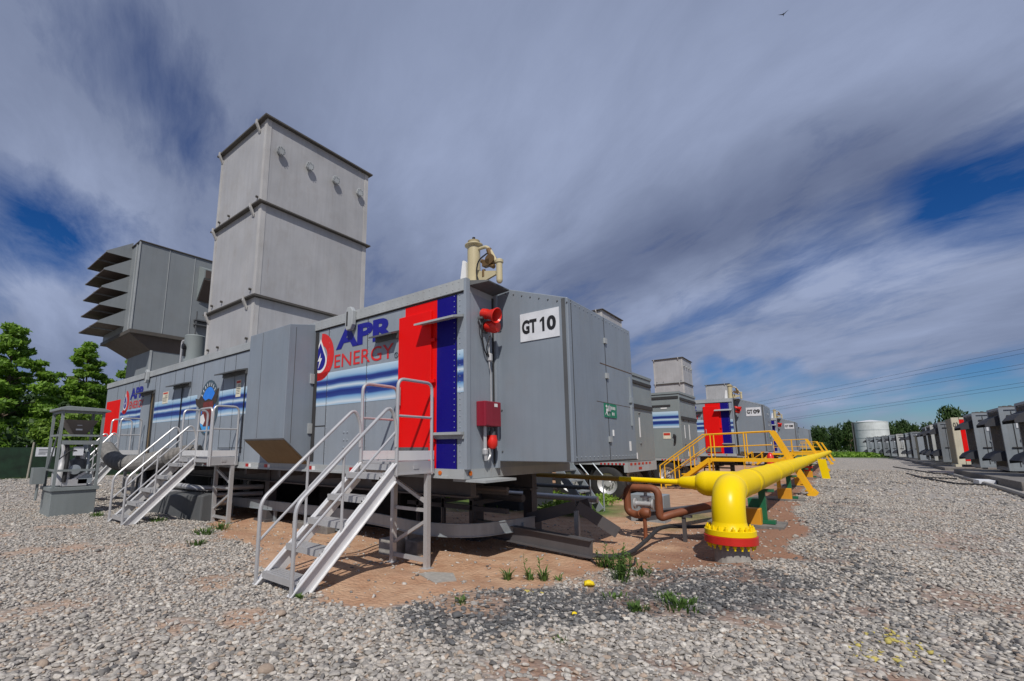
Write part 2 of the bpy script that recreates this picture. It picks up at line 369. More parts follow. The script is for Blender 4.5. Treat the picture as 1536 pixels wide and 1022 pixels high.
def ground_mat():
    m, nt, b = nodes_of('gravel_yard')
    at = nt.nodes.new('ShaderNodeAttribute'); at.attribute_name = 'zone'
    s = nt.nodes.new('ShaderNodeSeparateColor'); nt.links.new(at.outputs['Color'], s.inputs[0])
    c = coords(nt)
    vo = N(nt, 'TexVoronoi'); vo.inputs['Scale'].default_value = 21; nt.links.new(c, vo.inputs['Vector'])
    vs = nt.nodes.new('ShaderNodeSeparateColor'); nt.links.new(vo.outputs['Color'], vs.inputs[0])
    big = noise(nt, c, .35, 6, .6); mid = noise(nt, c, 3, 6, .65); fin = noise(nt, c, 60, 3, .7)
    light = ramp(nt, vs.outputs[0], [(0, (.11, .105, .10)), (.25, (.27, .255, .24)), (.6, (.42, .395, .37)), (.85, (.52, .495, .465)), (1, (.42, .34, .27))])
    dark = ramp(nt, vs.outputs[1], [(0, (.05, .052, .056)), (.5, (.11, .115, .12)), (.75, (.2, .195, .19)), (1, (.42, .40, .37))])
    gap = maprange(nt, vo.outputs['Distance'], .25, .75, 0, .55)
    light = mixc(nt, gap, light, (.17, .145, .12))
    light = mixc(nt, maprange(nt, big, .45, .7, 0, .45), light, (.33, .28, .23))
    dirt = mixc(nt, maprange(nt, mid, .35, .68), (.37, .205, .120), (.52, .345, .225))
    dirt = mixc(nt, maprange(nt, fin, .55, .75, 0, .55), dirt, (.26, .14, .085))
    dirt = mixc(nt, maprange(nt, noise(nt, coords(nt, (1, 1, 1), (4, 4, 0)), 1.1, 5), .5, .7, 0, .6), dirt, (.42, .225, .14))
    px = nt.nodes.new('ShaderNodeSeparateXYZ'); nt.links.new(c, px.inputs[0])
    moist = math_(nt, 'ADD', px.outputs[0], math_(nt, 'MULTIPLY', math_(nt, 'SUBTRACT', noise(nt, c, 1.4, 4), .5), 2.2))
    dirt = mixc(nt, maprange(nt, moist, -2.9, -2.0, 0, .8), dirt, (.23, .115, .072))
    col = mixc(nt, s.outputs[1], light, dark)
    edge = math_(nt, 'ADD', s.outputs[0], math_(nt, 'MULTIPLY', math_(nt, 'SUBTRACT', mid, .5), .7))
    col = mixc(nt, maprange(nt, edge, .28, .85), col, dirt)
    gr = mixc(nt, maprange(nt, mid, .3, .7), (.035, .075, .012), (.11, .16, .03))
    col = mixc(nt, maprange(nt, s.outputs[2], .3, .7), col, gr)
    nt.links.new(col, b.inputs['Base Color']); b.inputs['Roughness'].default_value = .9
    h = math_(nt, 'ADD', math_(nt, 'MULTIPLY', vo.outputs['Distance'], -.8), math_(nt, 'MULTIPLY', mid, .8))
    h = math_(nt, 'ADD', h, math_(nt, 'MULTIPLY', fin, .35))
    bump(nt, b, h, .8, .03); return m
me.materials.append(ground_mat())
g = bpy.data.objects.new('ground', me); COL.objects.link(g); struct(g)

# loose stone: crushed-rock pieces lying on the yard
def rock_templates(k, sub):
    out = []
    for i in range(k):
        bm = bmesh.new(); bmesh.ops.create_icosphere(bm, subdivisions=sub, radius=1)
        v = np.array([p.co for p in bm.verts]); f = np.array([[p.index for p in t.verts] for t in bm.faces]); bm.free()
        for _ in range(9):      # flatten random facets: crushed stone
            d = rng.normal(size=3); d /= np.linalg.norm(d); c = rng.uniform(.38, .75); t = v @ d
            v -= np.outer(np.clip(t - c, 0, None), d) * 1.0
        v *= rng.uniform(.95, 1.05, (len(v), 1)) * 1.18 ; v *= np.array([rng.uniform(.9, 1.25), rng.uniform(.75, 1.0), rng.uniform(.42, .66)])
        out.append((v, f))
    return out
def stones(name, x, y, size, col, tpl, lift=.25):
    n = len(x); ks = rng.integers(0, len(tpl), n); vs, fs, cs = [], [], []; off = 0
    z = gh(x, y)
    for k, (v, f) in enumerate(tpl):
        ii = np.where(ks == k)[0]
        if not len(ii): continue
        a = rng.uniform(0, 6.28, len(ii)); b = rng.normal(0, .35, len(ii)); ca_, sa = np.cos(a), np.sin(a); cb, sb = np.cos(b), np.sin(b)
        P = np.repeat(v[None], len(ii), 0) * size[ii][:, None, None]
        px = P[..., 0]; py = P[..., 1] * cb[:, None] - P[..., 2] * sb[:, None]; pz = P[..., 1] * sb[:, None] + P[..., 2] * cb[:, None]
        qx = px * ca_[:, None] - py * sa[:, None]; qy = px * sa[:, None] + py * ca_[:, None]
        W = np.stack([qx + x[ii][:, None], qy + y[ii][:, None], pz + (z[ii] + size[ii] * lift)[:, None]], -1)
        vs.append(W.reshape(-1, 3)); fs.append((f[None] + (np.arange(len(ii)) * len(v))[:, None, None]).reshape(-1, 3) + off)
        cs.append(np.repeat(col[ii], len(v), 0)); off += len(ii) * len(v)
    me = bpy.data.meshes.new(name); numpy_mesh(me, np.concatenate(vs), np.concatenate(fs))
    c = np.concatenate(cs); c = np.concatenate([c, np.ones((len(c), 1))], 1)
    at = me.color_attributes.new('tint', 'FLOAT_COLOR', 'POINT'); at.data.foreach_set('color', c.astype(np.float32).ravel())
    o = bpy.data.objects.new(name, me); COL.objects.link(o); me.materials.append(M['stone']); return o
def stone_mat():
    m, nt, b = nodes_of('crushed_stone')
    at = nt.nodes.new('ShaderNodeAttribute'); at.attribute_name = 'tint'
    n = noise(nt, coords(nt), 70, 4, .7)
    nt.links.new(mixc(nt, maprange(nt, n, .3, .72, .0, .55), at.outputs['Color'], (.10, .085, .07), 'MULTIPLY'), b.inputs['Base Color'])
    c2 = mixc(nt, maprange(nt, n, .35, .7, 0, .45), at.outputs['Color'], (.14, .12, .10))
    nt.links.new(c2, b.inputs['Base Color']); b.inputs['Roughness'].default_value = .85
    bump(nt, b, n, .5, .006); return m
M['stone'] = stone_mat()
LIGHT = np.array([(.40, .375, .35), (.46, .435, .41), (.32, .305, .29), (.26, .25, .24), (.52, .50, .47), (.38, .315, .26), (.33, .26, .21), (.16, .155, .155), (.085, .085, .09)])
LIGHT = LIGHT * 1.12 * np.array([1.015, 1.0, .965])
LW = np.array([.24, .15, .2, .13, .06, .08, .05, .05, .04])
DARKC = np.array([(.07, .073, .08), (.105, .11, .118), (.05, .052, .058), (.16, .165, .17), (.40, .38, .36), (.28, .265, .25)])
DW = np.array([.32, .26, .16, .10, .08, .08])
AZ0 = math.atan2(.77, -.62)             # view axis on the ground
def scatter(r0, r1, dens, smin, smax, tpl, seed, half=1.02):
    n = int(dens * half * (r1 * r1 - r0 * r0)); r = np.sqrt(rng.uniform(r0 * r0, r1 * r1, n)); a = AZ0 + rng.uniform(-half, half, n)
    x = r * np.cos(a); y = r * np.sin(a)
    di, da = zones(x, y)
    gr = np.maximum(smooth01(60, 70, y), smooth01(-33, -36, x))
    keep = rng.random(n) > np.maximum(di ** .8 * .965, gr)
    # nothing lies inside the big flat pads on the right or under the trailers
    keep &= ~((x > 4.6) & (y > 24)) & ~((x < -1.8) & (y > 11) & (rng.random(n) > .08))
    x, y, da = x[keep], y[keep], da[keep]; n = len(x)
    isd = rng.random(n) < da * .88
    col = LIGHT[rng.choice(len(LIGHT), n, p=LW / LW.sum())]; dk = DARKC[rng.choice(len(DARKC), n, p=DW / DW.sum())]
    col = np.where(isd[:, None], dk, col) * rng.uniform(.85, 1.15, (n, 1))
    for sx, sy, sr in ((-.02, 4.92, .26), (.16, 5.45, .22), (.32, 5.2, .15), (-2.9, 4.85, .16)):
        yel = rng.random(n) < .38 * np.clip(1 - np.hypot((x - sx), (y - sy) * .8) / sr, 0, 1) ** .7
        col = np.where(yel[:, None], np.array([.50, .42, .10]), col)
    size = rng.uniform(0, 1, n) ** 1.9 * (smax - smin) + smin; size = np.where(rng.random(n) < .006, size * 1.9, size)
    return x, y, size, col
T2 = rock_templates(7, 2); T1 = rock_templates(7, 1)
o = stones('gravel', *scatter(2.2, 5.2, 1250, .0095, .034, None, 1), T2); o['kind'] = 'stuff'
o = stones('gravel', *scatter(5.2, 10, 820, .0115, .035, None, 2), T1); o['kind'] = 'stuff'
o = stones('gravel', *scatter(10, 20, 300, .018, .034, None, 3), T1); o['kind'] = 'stuff'
o = stones('gravel', *scatter(20, 45, 30, .035, .055, None, 4), T1); o['kind'] = 'stuff'
# ------------------------------------------------------------------ the turbine trailer
TY0, TY1, TX0, TX1 = 5.30, 8.60, -22.7, -4.26        # long side facing the yard is y = TY0
ZB, ZR, ZT = 1.16, 4.0, 4.19
def side(y): return y - .004
def rect_y(mb, x0, x1, z0, z1, y, t=.004): return mb.box(x0, x1, y - t, y - .0005, z0, z1)
def make_trailer(label):
    t = thing('turbine_trailer', label, 'trailer', (TX1, TY0, 0), 'gas turbine trailers parked in a row')
    b = MB(); b.box(TX0, TX1, TY0 - .035, TY1 + .035, ZR, ZT)
    x = TX0 + .1
    while x < TX1:                                       # rivet rows
        for z in (4.04, 4.15): b.tube([(x, TY0 - .036, z), (x, TY0 - .042, z)], [.011, .006], 6)
        x += .125
    b.build('roof_rail', 'rail', t)
    b = MB(); b.box(TX0, TX1, TY0 - .03, TY1 + .03, 1.16, 1.30); b.box(TX0, TX1 - .3, TY0 - .05, TY0 - .03, 1.16, 1.20)
    b.box(TX1 - .25, TX1 + .34, TY0 + .02, TY0 + .82, 1.12, 1.155)
    b.build('bottom_rail', 'rail', t)
    # dark line under the rail and panel seams
    b = MB(); rect_y(b, TX0, TX1 - .02, 3.975, 3.998, TY0, .006)
    for x in (-4.42, -6.55, -7.75, -10.95, -11.7, -12.33, -13.6, -14.35, -14.95, -15.65, -16.9, -17.3, -18.9, -19.6, -20.4, -21.3):
        rect_y(b, x - .006, x + .006, 1.3, 3.97, TY0, .005)
    rect_y(b, -12.35, -11.05, 1.62, 1.635, TY0, .005); rect_y(b, -8.1, -7.76, 2.03, 2.05, TY0, .005)
    b.build('seam', 'seam', t)
    b = MB()
    for x in (-4.36, -4.47, -7.72, -6.52):
        z = 1.4
        while z < 3.95:
            b.tube([(x, TY0 - .001, z), (x, TY0 - .009, z)], [.012, .006], 6); z += .12 if x < -6 else .085
    for x in (-7.15, -7.05):
        for z in (1.62, 1.76, 1.90): b.tube([(x, TY0 - .001, z), (x, TY0 - .012, z)], [.022, .016], 8)
    b.box(TX0, TX1 - .02, TY0, TY1, 1.30, ZR); b.build('body', 'grey', t)
    # painted stripes
    for x0, x1, z0, z1 in ((-8.25, -5.68, 2.43, 3.08), (-4.41, -4.29, 2.43, 3.08), (-12.5, -10.98, 2.43, 3.1), (-17.2, -13.9, 2.43, 3.1), (-20.7, -18.5, 2.33, 3.0)):
        b = MB(); rect_y(b, x0, x1, z0, z1, TY0); b.build('stripe', 'stripe', t)
    # red door, red panel above, blue band
    b = MB(); rect_y(b, -5.56, -4.83, 1.27, 3.97, TY0, .005); b.build('red_panel', 'red', t)
    b = MB(); rect_y(b, -22.55, -20.85, 2.1, 3.45, TY0, .006); b.build('red_panel', 'red', t)
    b = MB(); rect_y(b, -4.828, -4.42, 1.30, 3.97, TY0, .005)
    for z in np.arange(1.4, 3.95, .13): b.tube([(-4.70, TY0 - .004, z), (-4.70, TY0 - .008, z)], [.009, .006], 6)
    b.build('blue_band', 'blue', t)
    d = MB().box(-5.67, -4.92, TY0 - .05, TY0 - .006, 1.36, 3.80).build('door', 'red', t, bevel=.008)
    for z in (1.7, 2.62, 3.28): MB().box(-4.93, -4.83, TY0 - .062, TY0 - .03, z, z + .05).build('hinge', 'red', d)
    MB().bar((-5.58, TY0 - .09, 2.3), (-5.58, TY0 - .09, 2.6), .025, .025).build('handle', 'alu', d)
    MB().box(-5.64, -4.95, TY0 - .056, TY0 - .05, 1.38, 1.62).build('vent', 'darkgrey', d)
    # canopies over the doors
    for (x0, x1, z, dp, mt) in ((-5.10, -4.28, 3.58, .26, 'rail'), (-6.28, -5.70, 3.56, .20, 'darkgrey'), (-15.6, -14.4, 3.48, .26, 'darkgrey'), (-12.3, -11.05, 3.5, .26, 'darkgrey'), (-18.5, -17.25, 3.48, .26, 'darkgrey')):
        b = MB(); b.prism([(TY0 - .007, z + .05), (TY0 - dp, z - .02), (TY0 - dp, z - .05), (TY0 - .007, z + .01)], 'x', x0, x1)
        if mt == 'darkgrey': b.box(x0, x1, TY0 - .05, TY0 - .007, z - .09, z)  # dark strip below the canopy, its shade put into the colour
        b.build('canopy', mt, t)
    b = MB(); b.box(-4.86, -4.27, TY0 - .10, TY0 - .006, 1.80, 1.84); b.box(-4.86, -4.27, TY0 - .03, TY0 - .006, 1.74, 1.80); b.build('shelf', 'rail', t)
    b = MB(); b.box(-17.55, -17.4, TY0 - .03, TY0 - .005, 1.35, 3.42); b.box(-17.33, -17.25, TY0 - .03, TY0 - .005, 1.35, 3.42); b.build('door_gap', 'seam', t)
    MB().box(-17.4, -17.33, TY0 - .04, TY0 - .005, 1.35, 3.42).build('door_post', 'brown', t)
    b = MB()
    for x in (-14.95, -11.08): b.tube([(x, TY0 - .03, 1.5), (x, TY0 - .03, 3.4)], .014, 6)
    b.build('door_bar', 'black', t)
    # lettering
    b = MB(); text(b, 'APR', (-7.50, side(TY0) - .003, 3.505), (1.66, 0, 0), (0, 0, .405), .045); b.build('lettering', 'navy', t, recalc=False); b = MB()
    text(b, 'APR', (-19.75, side(TY0) - .003, 3.36), (1.45, 0, 0), (0, 0, .40), .05); b.build('lettering', 'navy', t, recalc=False)
    b = MB(); text(b, 'ENERGY', (-7.53, side(TY0) - .003, 3.145), (1.69, 0, 0), (0, 0, .265), .004); b.build('lettering', 'crimson', t, recalc=False); b = MB()
    text(b, 'ENERGY', (-19.75, side(TY0) - .003, 3.02), (1.45, 0, 0), (0, 0, .27), .004); b.build('lettering', 'crimson', t, recalc=False)
    b = MB(); text(b, 'R', (-5.785, side(TY0) - .003, 3.16), (.035, 0, 0), (0, 0, .045), .01); 
    c = [(-5.767 + .045 * math.cos(a), 3.182 + .045 * math.sin(a)) for a in np.linspace(0, 2 * math.pi, 17)]
    b.tube([(x, TY0 - .007, z) for x, z in c], .005, 5, False); b.build('lettering', 'emblem_ring', t)
    # flame-drop mark
    def drop(cx, cz, s):
        def sweep(ro, w0, w1, a0, a1, n=22): 
            o = [(cx + ro * s * math.cos(a), cz + ro * s * 1.05 * math.sin(a)) for a in np.linspace(a0, a1, n)]
            i = [(cx + (ro - w0 - (w1 - w0) * k / (n - 1)) * s * math.cos(a), cz + (ro - w0 - (w1 - w0) * k / (n - 1)) * s * 1.05 * math.sin(a)) for k, a in enumerate(np.linspace(a0, a1, n))]
            return o, i
        def tear(k, zs=0):
            pts = [(0, 1.0)] + [(.62 * math.sin(a) * 1.0, -.25 - .62 * math.cos(a) * .0 + .62 * math.cos(a)) for a in np.linspace(.9, 2 * math.pi - .9, 24)]
            return [(cx + x * s * k, cz + zs * s + z * s * k) for x, z in pts]
        y = side(TY0) - .002
        o, i = sweep(.98, .42, .50, -2.0, 1.5); r = MB()
        n = len(o); r.add([(x, y, z) for x, z in o + i], [(k, k + 1, n + k + 1, n + k) for k in range(n - 1)])
        r.poly([(cx + x * s, y, cz + z * s) for x, z in ((-.75, -.78), (-.2, -1.05), (.42, -.92), (.75, -.66), (.2, -.72), (-.3, -.68))]); r.build('logo', 'crimson', t, recalc=False)
        MB().poly([(x, y - .002, z) for x, z in tear(.80)]).build('logo', 'white', t, recalc=False)
        MB().poly([(x, y - .004, z) for x, z in tear(.64, -.02)]).build('logo', 'navy', t, recalc=False)
        MB().poly([(cx + x * s, y - .006, cz + z * s) for x, z in ((.06, .18), (-.16, -.18), (-.02, -.18), (-.1, -.52), (.16, -.06), (.02, -.06))]).build('logo', 'white', t, recalc=False)
    drop(-8.02, 3.43, .47); drop(-20.25, 3.3, .42)
    # round crest with arched ring, wings and a red body
    y = side(TY0) - .003; ex, ez = -13.12, 2.70
    el = lambda rx, rz, a0, a1, n=28, dz=0: [(ex + rx * math.cos(a), ez + dz + rz * math.sin(a)) for a in np.linspace(a0, a1, n)]
    def pl(pts, m, k): MB().poly([(x, y - .002 * k, z) for x, z in pts]).build('crest', m, t, recalc=False)
    pl(el(.62, .75, 0, 2 * math.pi), 'emblem_ring', 0); pl(el(.43, .50, 0, 2 * math.pi, dz=.06), 'emblem_blue', 1)
    pl(el(.52, .62, math.pi + .35, 2 * math.pi - .35, dz=-.05), 'emblem_lblue', 2)
    pl([(ex + a, ez + c) for a, c in ((-.86, .30), (-.62, .26), (-.5, .36), (-.2, .20), (0, .24), (.2, .20), (.42, .42), (.58, .50), (.52, .16), (.3, -.02), (-.3, -.05), (-.6, .04), (-.78, .12))], 'emblem_wing', 3)
    pl([(ex + a, ez + c) for a, c in ((-.3, .16), (.3, .16), (.34, -.16), (.2, -.5), (-.2, -.5), (-.34, -.16))], 'emblem_red', 4)
    pl([(ex + a, ez + c) for a, c in ((-.42, -.22), (-.24, -.16), (-.1, -.34), (-.2, -.46), (-.4, -.40))], 'white', 5); pl([(ex + a, ez + c) for a, c in ((.3, -.12), (.46, -.2), (.42, -.42), (.26, -.34))], 'white', 5)
    b = MB()
    for a in np.linspace(2.55, .6, 9):       # raised ticks of unreadable lettering on the arch
        u = Vector((math.cos(a), 0, math.sin(a))); p = Vector((ex + .525 * math.cos(a), y - .004, ez + .635 * math.sin(a)))
        b.bar(p - u * .045, p + u * .045, .03, .002, (0, 1, 0))
    b.build('crest', 'offwhite', t)
    # warning labels
    for (x, z, w, h) in ((-16.3, 3.19, .44, .36), (-11.45, 3.08, .24, .42)):
        l = MB().box(x - w / 2, x + w / 2, TY0 - .012, TY0 - .0005, z - h / 2, z + h / 2).build('warning_label', 'label_cream', t)
        MB().box(x - w * .42, x + w * .42, TY0 - .015, TY0 - .012, z + h * .32, z + h * .45).build('label_band', 'label_red', l)
        b = MB(); b.box(x - w * .42, x + w * .42, TY0 - .015, TY0 - .012, z - h * .03, z + h * .015)
        for k in range(3): b.box(x - w * .05, x + w * .40, TY0 - .015, TY0 - .012, z + h * (.22 - k * .07), z + h * (.24 - k * .07)); b.box(x - w * .4, x + w * .3, TY0 - .015, TY0 - .012, z - h * (.12 + k * .1), z - h * (.09 + k * .1))
        b.build('label_text', 'darkgrey', l)
    # lifting lugs on the roof rail
    for x in (-6.98, -17.95):
        b = MB(); pr = [(x - .10, 4.14), (x - .10, 3.88), (x - .06, 3.80), (x + .06, 3.80), (x + .12, 3.90), (x + .12, 4.16), (x + .05, 4.25), (x - .05, 4.25)]
        b.prism(pr, 'y', TY0 - .13, TY0 - .036)
        l = b.build('lifting_lug', 'rail', t, bevel=.015)
        MB().box(x - .055, x - .015, TY0 - .134, TY0 - .128, 3.88, 4.16).build('slot', 'seam', l)
    # reflectors
    b = MB(); w = MB()
    for x in (-5.62, -6.9, -8.22, -9.9, -10.75, -12.1, -13.0): b.box(x, x + .14, TY0 - .04, TY0 - .031, 1.20, 1.27); w.box(x + .145, x + .24, TY0 - .04, TY0 - .031, 1.20, 1.27)
    b.build('reflector', 'reflr', t); w.build('reflector', 'white', t)
    b = MB(); b.cyl((-4.72, TY0 - .031, 1.24), (-4.72, TY0 - .045, 1.24), .032, 12); b.cyl((-4.238, TY0 + .1, 1.24), (-4.252, TY0 + .1, 1.24), .035, 12); b.build('reflector', 'amber', t)
    # rear end face, its lid plate and flange
    b = MB(); b.box(TX1 - .02, TX1, TY0, TY1, 1.30, ZR); b.box(TX1, TX1 + .05, TY0 - .03, TY0 + .06, 1.3, ZT); b.box(TX1, TX1 + .06, 6.04, 6.10, 1.3, ZT)
    b.build('end_panel', 'grey', t)
    b = MB(); b.hexa([(TX1, TY0 + .07, 4.10), (TX1 + .30, TY0 + .20, 4.14), (TX1 + .30, 6.08, 4.14), (TX1, 6.04, 4.10), (TX1, TY0 + .07, 4.185), (TX1 + .30, TY0 + .20, 4.16), (TX1 + .30, 6.08, 4.16), (TX1, 6.04, 4.185)])
    b.build('lid_plate', 'darkgrey', t)
    MB().box(TX1 + .001, TX1 + .018, 6.00, 6.03, 1.34, 4.05).build('door_seal', 'seam', t)
    # rear housing with the number plate
    e = MB(); e.prism([(TX1, 1.40), (-2.95, 1.40), (-2.95, 3.82), (TX1, 4.27)], 'y', 6.10, 8.72)
    h = e.build('end_housing', 'grey_h', t, bevel=.012)
    b = MB()
    b.box(-2.952, -2.947, 6.20, 6.215, 1.42, 3.8); b.box(-2.952, -2.947, 7.44, 7.455, 1.42, 3.8)
    b.box(-2.96, -2.948, 6.12, 8.72, 1.38, 1.40); b.build('seam', 'seam', h)
    b = MB(); b.box(-2.9525, -2.947, 7.2, 8.70, 2.975, 2.99); b.build('seam', 'rustseam', h); b = MB(); b.box(-2.9525, -2.947, 7.0, 8.70, 2.205 + .13, 2.212 + .13); b.build('seam', 'rustseam', h)
    b = MB()
    for k in range(9): x = TX1 + .06 + k * .155; b.tube([(x, 6.099, 4.25 - (x - TX1) * .344 - .06), (x, 6.088, 4.25 - (x - TX1) * .344 - .06)], [.014, .009], 6)
    for z in (1.55, 2.2, 3.5): b.tube([(-4.15, 6.099, z), (-4.15, 6.085, z)], [.016, .01], 6)
    b.box(-3.05, -2.99, 6.095, 6.10, 1.42, 3.82)
    b.build('bolt', 'darkgrey', h)
    for z in (1.7, 2.2, 2.75, 3.35): MB().box(-2.949, -2.92, 7.40, 7.50, z, z + .09).build('hinge', 'rail', h)
    b = MB(); b.box(-2.949, -2.915, 8.50, 8.53, 2.0, 2.9); b.box(-2.949, -2.90, 8.47, 8.56, 2.42, 2.52); b.build('latch', 'galv', h)
    b = MB()
    for k in range(17): b.tube([(-2.949, 6.2 + k * .15, 3.76), (-2.938, 6.2 + k * .15, 3.76)], [.011, .007], 6); b.tube([(-2.949, 6.2 + k * .15, 1.47), (-2.938, 6.2 + k * .15, 1.47)], [.011, .007], 6)
    b.build('rivet_row', 'grey_h', h)
    b = MB(); b.box(-3.02, -2.93, 7.6, 7.62, 1.8, 1.9); b.box(-2.95, -2.944, 8.36, 8.44, 1.55, 1.72); b.build('label', 'white', h)
    s = MB().box(-2.95, -2.938, 7.28, 7.80, 2.10, 2.33).build('exit_sign', 'exitgreen', h)
    b = MB()
    Xs = -2.935
    for q in ([(7.31, 2.28), (7.35, 2.31), (7.38, 2.28), (7.35, 2.25)], [(7.33, 2.24), (7.40, 2.24), (7.44, 2.19), (7.42, 2.18), (7.39, 2.21), (7.38, 2.17), (7.42, 2.13), (7.40, 2.12), (7.34, 2.17), (7.30, 2.13), (7.29, 2.145), (7.335, 2.19)], [(7.47, 2.12), (7.47, 2.31), (7.482, 2.31), (7.482, 2.12)]):
        b.poly([(Xs, a, c) for a, c in q])
    for k, (a, c) in enumerate(((7.52, 2.235), (7.57, 2.235), (7.63, 2.235), (7.69, 2.235), (7.58, 2.14), (7.64, 2.14))): b.poly([(Xs, a, c), (Xs, a + .035, c), (Xs, a + .035, c + .05), (Xs, a, c + .05)])
    b.build('pictogram', 'white', s, recalc=False)
    # protruding hood beside the lettering
    HX0, HX1, HY = -9.78, -8.20, 4.70
    b = MB(); b.prism([(TY0 - .007, 1.30), (HY, 1.80), (HY, 4.03), (TY0 - .007, 4.14)], 'x', HX0, HX1)
    hd = b.build('hood', 'grey_h', t, bevel=.008)
    b = MB(); b.hexa([(HX0 + .1, HY + .1, 1.70), (HX1 - .06, HY + .1, 1.70), (HX1 - .06, TY0 - .06, 1.312), (HX0 + .1, TY0 - .06, 1.312), (HX0 + .1, HY + .1, 1.715), (HX1 - .06, HY + .1, 1.715), (HX1 - .06, TY0 - .06, 1.33), (HX0 + .1, TY0 - .06, 1.33)])
    b.build('hood_underside', 'brown', hd)
    b = MB(); b.prism([(HY + .03, 1.762), (TY0 - .02, 1.292), (TY0 - .02, 1.30), (HY + .03, 1.774)], 'x', HX0 + .02, HX1 - .02); b.build('hood_underside', 'brown', hd)
    b = MB(); b.box(HX0 + .55, HX0 + .56, HY - .003, HY, 1.82, 4.02); b.box(HX1 - .001, HX1 + .003, HY + .14, HY + .15, 1.7, 4.0); b.build('seam', 'darkgrey', hd)
    b = MB(); b.box(HX1, HX1 + .03, TY0 - .10, TY0 - .01, 2.9, 3.1); b.build('hinge', 'rail', hd); b = MB(); b.box(HX1, HX1 + .03, TY0 - .10, TY0 - .01, 1.9, 2.1); b.build('hinge', 'rail', hd)
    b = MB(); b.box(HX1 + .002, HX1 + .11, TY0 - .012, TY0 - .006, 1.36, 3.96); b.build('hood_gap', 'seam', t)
    # underframe
    b = MB()
    for yy in (6.0, 7.9): b.box(TX0 + .6, TX1 - .4, yy - .07, yy + .07, .85, 1.158); b.box(TX0 + .6, TX1 - .4, yy - .15, yy + .15, .82, .848)
    for x in np.arange(-21.5, -5, 1.5): b.box(x - .05, x + .05, TY0 + .1, TY1 - .1, 1.02, 1.155)
    b.build('underframe', 'steel', t)
    for (x, yy) in ((-5.6, 7.3), (-5.0, 8.3), (-10.9, 6.0), (-10.9, 7.9)):
        b = MB(); z0 = -.16
        b.box(x - .10, x + .10, yy - .10, yy + .10, z0 + .32, 1.10); b.box(x - .16, x + .16, yy - .16, yy + .16, z0 + .12, z0 + .32); b.box(x - .28, x + .28, yy - .24, yy + .24, z0, z0 + .12)
        b.build('jack', 'steel', t)
    MB().box(-10.2, -7.3, 6.9, 8.1, -.15, 1.02).build('dark_void_box', 'void_shade', t)  # box added as the dark void under the trailer
    MB().box(-22.0, -7.4, 8.2, 8.3, -.2, 1.155).build('dark_back_wall', 'void_shade', t)  # wall added at the back to darken the underside
    b = MB()
    for x in (-6.9, -6.2, -5.5): b.box(x - .04, x + .04, 7.0, 8.5, .55, .63); b.box(x - .03, x + .03, 7.0, 7.06, -.2, 1.1)
    b.box(-7.2, -4.7, 7.0, 7.08, .46, .54); b.box(-7.2, -4.7, 7.0, 7.08, .78, .86); b.tube([(-7.4, 7.4, .72), (-4.6, 7.4, .70)], .07, 10); b.tube([(-7.4, 6.6, .92), (-4.4, 6.6, .92)], .045, 8); b.build('pipe_rack', 'steel', t)
    for x in (-16.2, -17.5, -18.8):
        for yy in (5.75, 8.15): make_wheel(t, x, yy, .40, .52)
    return t
def make_wheel(parent, x, y, zc, r):
    w = MB().lathe((x, y - .14, zc), (0, 1, 0), [(0, r * .62), (0, r * .9), (.03, r), (.25, r), (.28, r * .9), (.28, r * .62)], 28, False).build('wheel', 'rubber', parent, smooth=True)
    b = MB().lathe((x, y - .13, zc), (0, 1, 0), [(.0, r * .60), (.02, r * .61), (.05, r * .5), (.10, r * .42), (.10, r * .2), (.04, r * .17), (.04, .001)], 24, False)
    b.build('rim', 'rim', w, smooth=True)
    b = MB()
    for k in range(10):
        a = k * math.pi / 5; p = (x + r * .30 * math.cos(a), y - .045, zc + r * .30 * math.sin(a)); b.cyl(p, (p[0], p[1] - .03, p[2]), .02, 6)
    b.build('wheel_nut', 'darkgrey', w)
    return w
GT = 'gas turbine trailers parked in a row'
OFF = [22.4, 43.8, 66.5]
t10 = make_trailer('grey turbine trailer nearest the camera, with blue and red lettering and plate GT 10')
others = [dup(t10, (0, d, 0), l) for d, l in zip(OFF, (
    'grey turbine trailer with red door behind the yellow platform, plate GT 09',
    'grey turbine trailer farther along the row with small plate GT 08',
    'grey turbine trailer last in the row, far beyond plate GT 08'))]
for tr, s in zip([t10] + others, ('GT 10', 'GT 09', 'GT 08', 'GT 07')):
    if s == 'GT 07': continue
    h = [c for c in tr.children if c.name.startswith('end_housing')][0]
    p = MB().hexa([(-3.77, 6.086, 3.25), (-3.09, 6.086, 3.25), (-3.09, 6.098, 3.25), (-3.77, 6.098, 3.25), (-3.77, 6.086, 3.70), (-3.09, 6.086, 3.70), (-3.09, 6.098, 3.70), (-3.77, 6.098, 3.70)])
    dy = tr.location.y - t10.location.y
    p.v = [(a, q + dy, c) for a, q, c in p.v]; pl_ = p.build('number_plate', 'offwhite', h)
    b = MB(); text(b, s[:2], (-3.735, 6.082 + dy, 3.365), (.265, 0, 0), (0, 0, .225), .045)
    if s == 'GT 10':
        text(b, '0', (-3.295, 6.082 + dy, 3.362), (.155, 0, 0), (0, 0, .228), .045)
        b.poly([(a, 6.082 + dy, c) for a, c in ((-3.375, 3.365), (-3.335, 3.365), (-3.335, 3.59), (-3.365, 3.59), (-3.415, 3.545), (-3.415, 3.51), (-3.375, 3.535))])
    else: text(b, s[3:], (-3.44, 6.082 + dy, 3.362), (.30, 0, 0), (0, 0, .228), .045)
    b.build('lettering', 'black', pl_, recalc=False)

